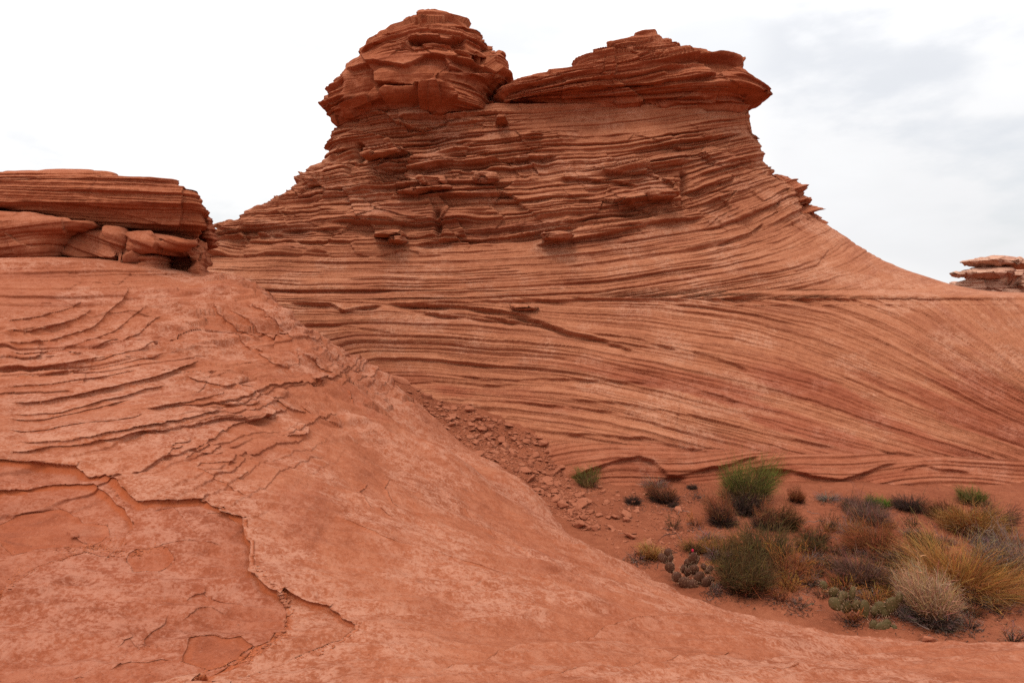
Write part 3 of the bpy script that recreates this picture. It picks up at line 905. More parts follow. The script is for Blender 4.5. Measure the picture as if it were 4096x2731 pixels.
wob = 0.05 * (fbm2(X * 0.7, Y * 0.7 + Z * 0.4, 3) - 0.5)
zb1 = np.interp(X, BL[:, 0], BL[:, 1]) + wob
inA = Z < zb1; inC = Z > 0.01 + 0.3 * wob
yo = 0.04 * (Y - yfront(Z))
sB = FB(X, Z); sA = FA(X, Z); sC = FC(X, Z) + yo
S = np.where(inA, sA * 1.2 + 3.3, np.where(inC, sC + 9.1, sB * 1.4))
zz_ = np.where(inC, 3.7, np.where(inA, 1.3, 0.0))
S = S + 0.10 * (fbm3(X * 0.45, Y * 0.45, Z * 0.9, 3) - 0.5) + 0.035 * (fbm3(X * 1.8, Y * 1.8, Z * 2.5, 3) - 0.5)
upD = sst(0.75, 1.5, Z - 0.06 * (X + 1) + 0.5 * (fbm2(X * 0.35, Z * 0.6, 3) - 0.5))
a_, b_ = X, Y
patch = fbm3(X * 0.42 + 5, Y * 0.42, Z * 0.75, 4)
rough = sst(0.36, 0.62, patch)
blk = 0.25 * (fbm3(X * 2.3, Y * 2.3, Z * 1.2, 3) - 0.5)
# B: fine, long, thin laminae with a few strong partings;  A: the same, coarser;  C: medium;  D: blocky shelves
dB = 0.045 * ledge(S, 0.42, a_, b_, 11, 0.35, 0.65, 0.25, 0.10) + 0.042 * ledge(S, 0.15, a_, b_, 12, 0.38, 0.62, 0.3, 0.16) + 0.036 * ledge(S, 0.066, a_, b_, 13, 0.38, 0.6, 0.5, 0.2)
dC = 0.08 * ledge(S, 0.5, a_, b_, 21, 0.4, 0.62, 0.3, 0.08) + 0.055 * ledge(S, 0.17, a_ + blk, b_, 22, 0.4, 0.58, 0.5, 0.13) + 0.045 * ledge(S, 0.07, a_, b_, 23, 0.38, 0.58, 0.8, 0.18)
dD = 0.24 * ledge(S, 0.62, a_ + blk, b_, 31, 0.44, 0.55, 0.55, 0.06, 1.1) + 0.20 * ledge(S, 0.27, a_ + blk, b_, 32, 0.43, 0.55, 0.7, 0.09, 1.2) + 0.10 * ledge(S, 0.11, a_ + blk, b_, 33, 0.44, 0.54, 1.0, 0.14) + 0.07 * ledge(S, 0.052, a_, b_, 34, 0.4, 0.58, 1.5, 0.22)
bl1, fb1 = blocks(S, 0.30, a_ + 1.5 * blk + 0.5 * S, b_, 3, 1.7)
bl2, fb2 = blocks(S, 0.13, a_ + blk - .7 * S, b_, 4, 0.9)
dD = dD * 0.75 + 0.15 * (sst(0.35, 0.9, bl1) - 0.3) * sst(0, .06, fb1) + 0.05 * (bl2 - 0.3) * sst(0, .1, fb2) + 0.22 * facets(X * 0.9 + S * .3, Y * .9, Z * 1.7, 3, .5) * rough
dD = dD * (0.40 + 0.75 * rough)
gr = 0.10 * groove(S, 0.30, a_, b_, 3, 0.020, 0.45, 0.6, 0.4) + 0.07 * groove(S, 0.13, a_, b_, 4, 0.013, 0.48, 0.62, 0.7)
gB = 0.07 * groove(S, 0.21, a_, b_, 5, 0.016, 0.5, 0.66, 0.22) + 0.05 * groove(S, 0.09, a_, b_, 6, 0.011, 0.5, 0.64, 0.4) + 0.03 * groove(S, 0.045, a_, b_, 8, 0.008, 0.5, 0.64, 0.8)
dD -= gr; dC -= 0.55 * gr + 0.5 * gB; dB -= 0.8 * gB
right = sst(4.8, 7.5, X)
dC = dC * (1 - 0.45 * right); dD = dD * (1 - 0.55 * sst(4.2, 6.0, X)); dC = dC * (1 - 0.3 * sst(6, 8, X))
dB = dB * (0.75 + 0.4 * rough) * (1 - 0.45 * sst(5.5, 9.5, X) * sst(-2.0, -0.8, Z))
disp = np.where(inC, dC * (1 - upD) + dD * upD, np.where(inA, 0.8 * dB + 0.02 * rough, dB))
disp += np.where(inC, upD, 0.25) * (0.5 * (fbm3(X * 0.55, Y * 0.55, Z * 0.7 + 4, 3) - 0.5) + 0.16 * (fbm3(X * 1.9, Y * 1.9, Z * 1.9, 3) - 0.5))
disp -= np.where(inC, 0.10 * (1 - upD) + 0.22 * upD, 0.07)
disp += 0.022 * (fbm3(X * 7, Y * 7, Z * 11, 3) - 0.5)
# partings and undercuts that stand out in the photograph (line, depth, reach below)
CUTS = [([(385, 301), (430, 303), (465, 304), (500, 309), (535, 318)], 0.26, 0.09), ([(495, 312), (540, 320), (570, 331), (605, 338), (640, 352)], 0.20, 0.07), ([(590, 332), (640, 338), (680, 350)], 0.08, 0.06), ([(430, 311), (480, 314), (520, 322)], 0.10, 0.05), ([(400, 306), (440, 312), (480, 318), (540, 322), (575, 333)], 0.14, 0.05),
        ([(283, 301), (330, 302), (345, 310), (358, 306), (384, 304)], 0.16, 0.12), ([(400, 303), (460, 300), (560, 299), (700, 298)], 0.10, 0.10),
        ([(700, 297.5), (800, 297), (900, 297), (1024, 297), (1100, 297)], 0.08, 0.10),
        ([(375, 167), (400, 168), (430, 166), (470, 163), (520, 158), (560, 153)], 0.30, 0.22), ([(385, 160), (430, 157), (500, 151), (555, 143)], 0.16, 0.12),
        ([(413, 241), (450, 238), (500, 234), (545, 229), (580, 226)], 0.26, 0.25), ([(535, 242), (570, 238), (620, 229), (670, 219), (714, 213)], 0.24, 0.18),
        ([(560, 222), (600, 214), (650, 208), (700, 200)], 0.16, 0.15), ([(595, 207), (640, 200), (680, 194)], 0.14, 0.14), ([(330, 150), (380, 146), (440, 138), (490, 130)], 0.12, 0.12),
        ([(560, 175), (600, 178), (640, 183)], 0.20, 0.15), ([(395, 185), (410, 188), (450, 186)], 0.25, 0.15), ([(270, 228), (300, 226), (340, 228)], 0.15, 0.12), ([(450, 142), (520, 136), (545, 133)], 0.10, 0.1),
        ([(680, 138), (720, 134), (755, 126)], 0.10, 0.12), ([(690, 188), (720, 180), (745, 172)], 0.16, 0.16), ([(720, 243), (760, 228), (775, 218)], 0.10, 0.12), ([(800, 270), (830, 262), (850, 245)], 0.06, 0.10),
        ([(566, 478), (590, 469), (620, 459), (640, 455), (655, 460), (668, 474), (690, 476)], 0.15, 0.9), ([(655, 480), (680, 474), (720, 466), (745, 458), (758, 455)], 0.10, 0.35),
        ([(745, 470), (775, 469), (810, 473), (842, 479), (868, 471), (900, 460)], 0.15, 0.7), ([(563, 431), (600, 434), (640, 437), (680, 446), (714, 452)], 0.10, 0.10),
        ([(610, 365), (650, 373), (700, 388), (745, 402)], 0.06, 0.06), ([(560, 396), (620, 401), (700, 415), (770, 433), (850, 449)], 0.08, 0.10), ([(690, 350), (720, 357), (750, 368)], 0.08, 0.08),
        ([(430, 388), (470, 390), (520, 395), (560, 404), (640, 412)], 0.07, 0.08), ([(450, 365), (500, 372), (540, 374), (600, 380), (660, 383)], 0.07, 0.08), ([(365, 352), (400, 350), (440, 352), (500, 358)], 0.06, 0.06),
        ([(395, 372), (420, 370), (470, 374), (520, 378)], 0.06, 0.06), ([(880, 302), (905, 305), (940, 318)], 0.04, 0.06), ([(900, 470), (925, 463), (945, 468), (975, 474)], 0.07, 0.1), ([(880, 490), (920, 486), (960, 490), (1024, 494)], 0.07, 0.1),
        ([(740, 410), (800, 432), (870, 448), (930, 455)], 0.05, 0.06), ([(820, 312), (860, 328), (900, 350)], 0.04, 0.05), ([(300, 322), (340, 323), (400, 330)], 0.05, 0.06)]
zone = np.zeros_like(X)
for line, h, reach in CUTS:
    pl = bts(line)
    jx = 0.16 * (fbm3(X * 2.2, Y * 2.2, Z * 2.2, 4) - 0.5)
    D, Sd, Tm = seg_dist(X + 0.5 * jx, Z + jx * (0.4 + h), pl, reach * 4 + 0.2)
    D = np.where(np.isinf(D) | (Y > 18.5), 99, D)
    fade = sst(0, 0.10, Tm) * (1 - sst(0.90, 1, Tm))
    fade = fade * (0.55 + 0.8 * vn2(Tm * len(line) * 1.9 + h * 50, Tm * 0 + 3))
    below = Sd < 0
    w = 0.02
    disp = disp - 0.75 * h * fade * np.where(below, sst(0, w, D) * np.exp(-(np.maximum(D - w, 0) / reach) ** 1.3), 0)
    disp = disp + 0.35 * h * fade * np.where(~below, np.exp(-(D / (reach * 1.2)) ** 1.2), 0)
# the face steps back behind the rubble chute
disp -= 0.75 * (1 - sst(-1.2, 1.6, X)) * sst(-0.3, -1.4, Z) * (Y < 17)
# smooth, undercut band just below the caps
band = sst(3.75, 3.95, Z + 0.1 * wob) * sst(-0.6, 0.4, X)
disp = disp * (1 - 0.65 * band) - 0.18 * band
# vertical joints on the left shoulder
for jx_, z0_, z1_, dep in ((-3.55, 3.15, 3.55, 0.5), (-3.7, 2.85, 3.15, 0.25), (3.9, 2.2, 2.9, 0.2), (-1.6, 1.4, 1.9, 0.3)):
    cx_ = jx_ + 0.25 * (fbm2(Z * 2.2 + jx_, Z * 0 + 3, 3) - 0.5)
    disp = disp - dep * np.exp(-((X - cx_) / 0.07) ** 2) * sst(z0_ - .1, z0_ + .05, Z) * (1 - sst(z1_ - .05, z1_ + .1, Z)) * (Y < 16.5)
flat = np.abs(N[..., 2])
disp = disp * (1 - 0.85 * sst(0.75, 0.97, flat))
edge = np.minimum(np.arange(len(zr)), 30)[:, None] / 30.0
Nd = N.copy(); Nd[..., 2] *= 0.45
P2 = P + Nd * (disp * edge)[..., None]
zone = sst(-2.2, -2.55, Z + 0.25 * (fbm3(X * .6, Y * .6, Z, 3) - .5)) * 0.55
zone = np.maximum(zone, 0.75 * sst(0.58, 0.68, fbm3(X * 0.35 + 9, S * 2.2, S * 0 + 3, 3)) * sst(-0.9, -1.5, Z))
pat = sst(0.5, 0.66, fbm3(X * 1.3, Y * 1.3, Z * 2.6 + 8, 4)) * 0.45
butte = build_body("sandstone_butte", P2, M_BUTTE, {"strat": np.stack([X, Y, S], -1), "patina": pat, "fresh": np.zeros_like(X), "zone": zone})
tag(butte, "tall layered red sandstone butte rising behind the shrubby basin", "butte")


# ---------------------------------------------------------------- single rocks traced as outlines, given depth and thickness
def outline_rock(name, mat, poly, dist, thick, back, res=0.02, n=2.6, strokes=None, dip=0.0, beds=((0.3, 0.08), (0.1, 0.04), (0.04, 0.02)), lump=0.15, lumpf=1.0, seed=1,
                 ztop=3.0, bedmask=None, belly=None, parent=None, extra=None, zonev=0.0, patv=0.3, lo=0.42, hi=0.58, mid=0.5, of=0.35, facet=0.0, ff=1.0, skew=0.0):
    poly = np.array(poly, float)
    od = dist - of * thick
    wx = (poly[:, 0] - 512) / F * od; wz = (HZ - poly[:, 1]) / F * od
    z0, z1 = wz.min(), wz.max()
    zr = np.arange(z0 + res * .3, z1 - res * .2, res)
    xl = np.full(len(zr), np.inf); xr = np.full(len(zr), -np.inf)
    k = len(poly)
    for i in range(k):
        a = (wx[i], wz[i]); c = (wx[(i + 1) % k], wz[(i + 1) % k])
        if a[1] > c[1]: a, c = c, a
        if c[1] - a[1] < 1e-9: continue
        m = (zr >= a[1]) & (zr <= c[1])
        x = a[0] + (c[0] - a[0]) * (zr[m] - a[1]) / (c[1] - a[1])
        xl[m] = np.minimum(xl[m], x); xr[m] = np.maximum(xr[m], x)
    v = (zr - z0) / (z1 - z0)
    prof = np.clip(1 - np.abs((v - mid) / np.where(v > mid, 1 - mid, mid)) ** ztop, 0.02, 1) ** (1 / ztop)
    if belly is not None: prof = np.interp(v, [q[0] for q in belly], [q[1] for q in belly])
    w = np.clip((xr - xl) / (xr - xl).max(), 0.05, 1) ** 0.5
    yf = dist - thick * prof * w; yb = dist + back * prof * w
    per = max((xr - xl).max(), thick)
    nf = int(min(900, max(40, per * 1.25 / res)))
    P = section_body(zr, xl, xr, yf, np.full_like(zr, dist), yb, np.full_like(zr, n), nf, max(16, nf // 5))
    P[..., 0] += skew * (P[..., 1] - od)
    N = grid_normals(P, True)
    X, Y, Z = P[..., 0], P[..., 1], P[..., 2]
    if strokes:
        fld = Field([[((q[0] - 512) / F * (dist - thick * .6), (HZ - q[1]) / F * (dist - thick * .6)) for q in s] for s in strokes], wx.min() - 1, wx.max() + 1, z0 - .5, z1 + .5, 0.12)
        S = fld(X, Z)
    else:
        S = Z * math.cos(dip) - X * math.sin(dip)
    S = S + seed * 1.7 + 0.08 * (fbm3(X * .8 + seed, Y * .8, Z, 3) - .5)
    d = np.zeros_like(X)
    jit = 0.2 * (fbm3(X * 3, Y * 3, Z * 2, 3) - .5)
    for i, (t, h) in enumerate(beds):
        d = d + h * (0.3 if bedmask is None else 0.0) * -groove(S, t * .8, X, Y, seed + i, max(0.009, t * .09), .48, .62, .25 / t ** .5)
        d = d + h * ledge(S, t, X + jit, Y, seed * 3 + i, lo, hi, 0.25 / t ** 0.5, 0.10 + 0.04 * i)
    d = d - 0.45 * sum(h for t, h in beds)
    if bedmask is not None: d = d * bedmask(X, Y, Z)
    d = d + lump * (fbm3(X * lumpf + seed * 3.3, Y * lumpf, Z * lumpf, 4) - .5) + 0.02 * (fbm3(X * 7, Y * 7, Z * 10, 3) - .5)
    if facet: d = d + facet * facets(X * ff + seed, Y * ff, Z * ff, seed, 0.7)
    if extra is not None: d = d + extra(X, Y, Z, S, dist)
    e = np.minimum(1, np.minimum(np.arange(len(zr)), np.arange(len(zr))[::-1])[:, None] / 6.0)
    Nd = N.copy(); Nd[..., 2] *= 0.5
    P2 = P + Nd * (d * (0.3 + 0.7 * e))[..., None]
    pat = sst(0.46, 0.62, fbm3(X * 1.7, Y * 1.7, Z * 2.2 + seed, 4)) * patv
    return build_body(name, P2, mat, {"strat": np.stack([X, Y, S], -1), "patina": pat, "fresh": np.zeros_like(X), "zone": np.full_like(X, zonev)}, parent)


def cut_lines(lines, dref):
    def fn(X, Y, Z, S, dist):
        r = np.zeros_like(X)
        jx = 0.12 * (fbm3(X * 2.2, Y * 2.2, Z * 2.2, 4) - 0.5)
        for line, h, reach in lines:
            pl = [((q[0] - 512) / F * dref, (HZ - q[1]) / F * dref) for q in line]
            D, Sd, Tm = seg_dist(X + .5 * jx, Z + jx, pl, reach * 4 + .2)
            D = np.where(np.isinf(D) | (Y > dist), 99, D)
            fade = sst(0, 0.1, Tm) * (1 - sst(0.9, 1, Tm))
            r = r - h * fade * np.where(Sd < 0, sst(0, .025, D) * np.exp(-(np.maximum(D - .025, 0) / reach) ** 1.5), 0)
            r = r + .25 * h * fade * np.where(Sd >= 0, np.exp(-D / reach), 0)
        return r
    return fn


CAPL = [(332, 123), (319, 119), (314, 113), (313, 105), (318, 90), (323, 77), (331, 68), (334, 60), (349, 51), (348.5, 44.4), (358.5, 36), (368, 29), (384, 23.4), (397, 18.7), (412, 10.5), (425, 7.8), (433, 7.6), (441.5, 10.5),
        (460, 15), (473, 21.6), (484.7, 24.5), (488, 31.6), (494, 39.7), (496, 48), (504, 52.6), (501, 59.6), (508, 69), (512.8, 76), (512, 82), (499, 86), (493, 92), (490, 100), (491, 110), (482, 117), (430, 121)]
capl = outline_rock("balanced_boulder", M_CAP, CAPL, 16.2, 1.15, 3.0, 0.0125, 2.6, seed=4, ztop=2.6, mid=0.42,
    strokes=[[(340, 60), (400, 42), (440, 35), (490, 45)], [(350, 48), (400, 28), (440, 20), (480, 30)], [(400, 55), (440, 50), (490, 62)], [(330, 100), (380, 92), (440, 88), (490, 100)], [(460, 60), (490, 72), (510, 80)], [(330, 118), (400, 112), (480, 112)]],
    beds=((0.5, 0.16), (0.2, 0.14), (0.09, 0.09), (0.045, 0.045)), lump=0.35, lumpf=1.1, zonev=0.1, patv=0.2, facet=0.26, ff=0.75, bedmask=lambda X, Y, Z: 0.06 + 0.94 * np.maximum(sst(5.35, 5.6, Z), np.maximum(sst(-1.6, -1.1, X), 1 - sst(-4.1, -3.9, X))),
    extra=lambda X, Y, Z, S, d: cut_lines([([(405, 37), (420, 34), (450, 31), (468, 28)], 0.28, 0.22), ([(405, 46), (430, 47), (450, 46)], 0.08, 0.15), ([(478, 46), (490, 50)], .3, .2),
        ([(335, 62), (355, 60), (380, 62), (405, 68), (425, 56), (445, 55), (455, 72)], 0.16, 0.8), ([(375, 92), (385, 84), (410, 84), (440, 80), (452, 88), (458, 98)], -0.30, 0.25),
        ([(345, 108), (372, 100), (380, 96)], .2, .3)], 15.2)(X, Y, Z, S, d)
        - 0.6 * ledge(S, 0.2, X, Y, 12, 0.42, 0.58, 0.55, 0.1) * 0.05 * sst(4.55, 4.7, Z) * (1 - sst(5.55, 5.7, Z)) - 0.25 * (1 - sst(4.25, 4.6, Z)))
tag(capl, "rounded red boulder capping the left end of the butte summit", "boulder")
CAPR = [(560, 114), (505, 110), (494, 105), (490, 99), (495, 90), (514, 80), (534, 75), (550, 71.5), (567.5, 67), (578, 59), (588.6, 53.4), (592, 45.8), (606, 38.8), (626, 31.8), (636.5, 26.5), (650, 24), (657.5, 23.6), (662, 24.8), (667, 30),
        (677, 33.5), (688, 37.6), (691.5, 42.9), (696, 49), (708, 50), (725, 53.4), (740.5, 60.4), (748.7, 66.3), (760.4, 76), (767, 83), (773, 89), (774, 94), (765, 99), (762, 104), (760, 112), (740, 115)]
capr = outline_rock("tilted_cap_rock", M_CAP, CAPR, 16.2, 1.0, 3.2, 0.0125, 4.2, seed=7, ztop=2.4, mid=0.38,
    strokes=[[(490, 96), (560, 82), (640, 66), (700, 58)], [(500, 104), (600, 90), (680, 80), (750, 85)], [(590, 58), (640, 40), (670, 34)], [(560, 72), (620, 56), (690, 45)], [(640, 75), (700, 68), (740, 72), (768, 92)], [(520, 110), (640, 108), (750, 105)]],
    beds=((0.5, 0.2), (0.22, 0.16), (0.10, 0.11), (0.05, 0.06)), lump=0.3, lumpf=0.8, zonev=0.15, patv=0.25, facet=0.12, ff=0.8,
    extra=lambda X, Y, Z, S, d: cut_lines([([(500, 100), (560, 89), (620, 84), (690, 76), (720, 70)], 0.22, 0.35), ([(560, 112), (600, 108), (640, 106), (690, 105), (750, 100)], 0.2, 0.2), ([(590, 62), (640, 52), (668, 44)], .12, .1), ([(640, 48), (655, 42), (672, 38)], .15, .1)], 15.3)(X, Y, Z, S, d)
        - 0.35 * (1 - sst(4.35, 4.8, Z)) * 1.0)
tag(capr, "tilted layered cap rock with a pointed right tip on the butte summit", "cap rock")

# lumps on the skyline of the right flank
o = outline_rock("rock_outcrop", M_CAP, [(770, 174), (779, 175), (794, 181), (795, 185), (799, 188), (808, 199), (815, 206), (816, 213), (821, 220), (822, 228), (790, 228), (770, 215), (764, 190)], 17.5, 0.8, 1.2, 0.016, 2.4, dip=0.3,
    beds=((0.3, 0.2), (0.12, 0.14), (0.05, 0.05)), lump=0.3, lumpf=1.5, seed=9, zonev=0.15, of=0.0, facet=0.15, ff=1.6)
tag(o, "ragged outcrop of broken layers on the right shoulder of the butte", "outcrop")

# perched blocks on the shelves of the butte face
BLK = [("boulder", [(415, 176), (432, 173.5), (446, 174.5), (446, 181), (436, 186), (420, 183)], 14.75, "angular block perched on a thin slab in an alcove of the butte face"),
       ("rock_slab", [(394, 190), (404, 186.5), (425, 184.5), (450, 184), (451, 186), (430, 189), (414, 193)], 14.75, "thin undercut slab carrying an angular block on the butte face"),
       ("boulder", [(475, 170), (486, 168.5), (497, 172), (499, 178), (484, 182), (474, 181)], 14.9, "stacked layered block to the right of the perched block on the butte face"),
       ("boulder", [(370, 232), (385, 228), (399, 230), (400, 234), (388, 235.5), (372, 234.5)], 14.15, "flat topped slab lying in the notch on the left of the butte face"),
       ("boulder", [(387, 235), (401, 234.5), (403, 240), (398, 242), (386, 240)], 14.2, "squat block under a flat slab in the notch of the butte face"),
       ("boulder", [(494, 113), (507, 113), (508, 118), (495, 118)], 15.1, "small block wedged below the gap between the two summit rocks"),
       ("rock_slab", [(508, 305), (513, 303), (540, 305), (541, 310), (524, 312), (512, 310)], 13.5, "small stacked slab in the dark parting across the butte"),
       ("rock_slab", [(360, 154), (400, 145.5), (405, 147), (380, 154), (362, 156)], 15.0, "pale lens shaped plate on the upper left butte face"),
       ("boulder", [(650, 190), (668, 186), (683, 190), (676, 196), (654, 197)], 14.6, "protruding block on the right of the butte face"),
       ("boulder", [(540, 231), (560, 229), (575, 233), (566, 239), (544, 238)], 14.15, "layered block beside a dark hole low on the butte face"),
       ("rock_slab", [(300, 178), (322, 174), (335, 178), (334, 185), (305, 186)], 15.9, "broken slab on the left shoulder of the butte"),
       ("rock_slab", [(270, 210), (292, 206), (308, 210), (300, 216), (274, 215)], 16.0, "flat slab low on the left shoulder of the butte")]
for i, (nm, pl, dd, lab) in enumerate(BLK):
    o = outline_rock(nm, M_BUTTE, pl, dd + .28, 0.32, 0.75, 0.013, 3.4, dip=0.08, beds=((0.11, 0.06), (0.045, 0.03)), lump=0.16, lumpf=2.4, seed=20 + i, ztop=5, of=0.8, facet=0.15, ff=2.2)
    tag(o, lab, "slab" if nm == "rock_slab" else "boulder")

# ---------------------------------------------------------------- overhanging slab and boulders at the upper left
slab = outline_rock("overhanging_slab", M_CAP, [(-90, 196), (-90, 172), (0, 166), (40, 163.5), (84, 161), (89, 165), (91, 169), (112, 170), (117, 174), (150, 175.5), (158, 177.5), (178, 178), (180, 182), (189, 185), (199, 187), (203, 194), (206, 203), (206, 212), (201, 228), (196, 233),
    (180, 231), (140, 227), (90, 223), (60, 217), (0, 207), (-90, 203)], 11.0, 0.85, 2.2, 0.0085, 7.0, dip=-0.035, beds=((0.26, 0.06), (0.10, 0.05), (0.045, 0.032), (0.02, 0.012)), lump=0.10, lumpf=0.7, seed=31, ztop=6, mid=0.62, zonev=0.05, patv=0.15, lo=0.36, hi=0.58, of=0.85, facet=0.07, ff=0.8, skew=-0.42)
tag(slab, "long overhanging slab of thin red layers at the upper left", "rock slab")
o = outline_rock("rock_slab", M_CAP, [(196, 236), (198, 205), (206, 205), (210, 212), (214, 224), (216, 235), (220.5, 247), (203, 251), (200, 252)], 11.9, 0.5, 0.8, 0.011, 2.6, dip=-0.1, beds=((0.15, 0.05), (0.05, 0.03)), lump=0.1, seed=33, zonev=0.5, skew=-0.5)  # zone tone paints the shade of the slab's end into the rock colour
tag(o, "shadowed wedge of rock behind the right end of the overhanging slab", "rock slab")
o = outline_rock("rock_ledge", M_HILL, [(-90, 200), (0, 204), (90, 219), (196, 232), (200, 250), (203, 285), (150, 290), (-90, 285)], 11.35, 0.5, 1.4, 0.014, 6.0, beds=((0.2, 0.06), (0.08, 0.03)), lump=0.2, seed=36, ztop=6, zonev=0.3, of=0.8, skew=-0.42)  # darkened by zone: shade of the recess put into the colour
tag(o, "shadowed bedrock ledge behind the boulders that carries the overhanging slab", "rock ledge")
LB = [("boulder", [(-90, 207), (0, 206), (30, 209), (62, 217), (88, 221), (80, 228), (64, 233), (54, 243), (50, 254), (40, 258), (0, 260), (-90, 262)], 10.1, 0.75, "big smooth bulging boulder under the left end of the slab"),
      ("boulder", [(58, 222), (72, 218), (100, 223), (124, 227), (131, 234), (130, 247), (136, 258), (128, 269), (98, 263), (76, 258), (54, 257), (52, 244)], 10.3, 0.55, "sloping cracked block between the bulging boulder and the blocky boulder"),
      ("boulder", [(134, 240), (139, 229.5), (173, 232), (196, 235), (198, 243), (192, 249), (182, 254), (158, 253), (142, 253), (134, 248)], 10.35, 0.7, "blocky boulder wedged under the right end of the slab"),
      ("boulder", [(137, 256), (148, 254), (156, 257), (155, 264), (157, 269), (147, 272), (137, 268), (140, 262)], 10.2, 0.4, "small chunky stone propping up the blocky boulder"),
      ("boulder", [(189, 250), (197, 243), (200, 250), (202, 264), (203, 280), (190, 276), (186, 270), (190, 262)], 10.4, 0.4, "narrow upright stone at the right end of the ledge"),
      ("boulder", [(201, 255), (205, 253), (207.5, 258), (203, 261)], 10.8, 0.15, "little dark stone beside the upright stone below the slab")]
for i, (nm, pl, dd, tk, lab) in enumerate(LB):
    o = outline_rock(nm, M_HILL, pl, dd + .35, tk, 1.3 if tk > .3 else .2, 0.010, 3.6, dip=(0.15, -0.35, -0.3, 0.1, 0.1, 0)[i], beds=((0.3, 0.05), (0.12, 0.035), (0.05, 0.012)), lump=0.22, lumpf=1.5, seed=40 + i, ztop=3.6, patv=0.3, of=0.8, facet=(0.08, 0.28, 0.22, 0.2, 0.15, 0.05)[i], ff=1.5, skew=-0.35)
    tag(o, lab, "boulder")

# ---------------------------------------------------------------- hoodoo and outcrop beyond the saddle on the right
hd = empty("hoodoo", (26.0 * (985 - 512) / F, 26.0, 0.0))
tag(hd, "small pale hoodoo with jutting cap plates on the right skyline", "hoodoo")
M_HOO = sandstone("pale_sandstone", (0.27, 0.11, 0.07), (0.46, 0.235, 0.155), (0.58, 0.35, 0.25), (0.62, 0.40, 0.29), (0.5, 0.15, 0.06), lam=0.9, bump=0.5)
PT = [("cap_plate", [(968.4, 261), (971, 259), (976, 257.4), (992, 256), (998.7, 255), (1002, 255.5), (1008, 257.4), (1013, 261), (1019, 263.5), (1024, 265), (1022, 269), (1006, 268.5), (985, 267), (977, 264.5), (972, 262.5)], 1.2),
      ("cap_plate", [(962, 273), (968.8, 270.2), (975.5, 268.4), (985, 266), (1000, 267), (1007, 270), (1003, 275), (995, 278.5), (985.6, 279.8), (974, 278), (971.5, 276), (969, 274.8)], 1.1),
      ("pedestal", [(971, 277), (968, 282), (967, 289), (964, 294), (960, 300), (1002, 300), (997.5, 293), (996, 286), (993, 280), (992, 276)], 0.9)]
for i, (nm, pl, tk) in enumerate(PT):
    c = outline_rock(nm, M_HOO, pl, 26.0 + (0.0, -0.1, 0.1)[i], tk, 1.2, 0.02, 2.4, dip=0.02, beds=((0.35, 0.10), (0.12, 0.09)), lump=0.3, lumpf=1.9, seed=60 + i, ztop=4, of=0.0, facet=0.2, ff=1.9, patv=0.8 if i < 2 else 0.2)
    c.parent = hd; c.matrix_parent_inverse.identity(); c.location = -hd.location
o = outline_rock("rock_outcrop", M_HOO, [(945, 300), (949, 292), (958.7, 287), (968, 283.3), (980, 281), (996, 279), (1004, 272), (1012, 268), (1024, 267), (1040, 262), (1070, 258), (1100, 270), (1110, 300)], 27.5, 1.0, 3.0, 0.025, 2.2, dip=0.05,
    beds=((0.4, 0.25), (0.16, 0.15), (0.07, 0.05)), lump=0.6, lumpf=1.0, seed=70, ztop=2, facet=0.5, ff=0.8, of=0.0)
tag(o, "rugged outcrop of brown layers behind the small hoodoo", "outcrop")

# ---------------------------------------------------------------- plants
def plant_mat(name, rough=0.85):
    m, nt, b = base_mat(name)
    at = node(nt, "ShaderNodeAttribute", attribute_name="tint").outputs['Color']
    nt.links.new(at, b.inputs['Base Color'])
    b.inputs['Roughness'].default_value = rough
    return m


M_PLANT = plant_mat("dry_plant_stems")
GREEN = (0.095, 0.098, 0.016); OLIVE = (0.062, 0.033, 0.012); STRAW = (0.30, 0.150, 0.052); GOLD = (0.29, 0.112, 0.026); RUST = (0.19, 0.056, 0.020)
DARK = (0.026, 0.014, 0.011); UMBER = (0.066, 0.031, 0.019); GREY = (0.17, 0.108, 0.085); MAUVE = (0.135, 0.062, 0.042); PALE = (0.34, 0.185, 0.10); BRGREEN = (0.075, 0.115, 0.014)


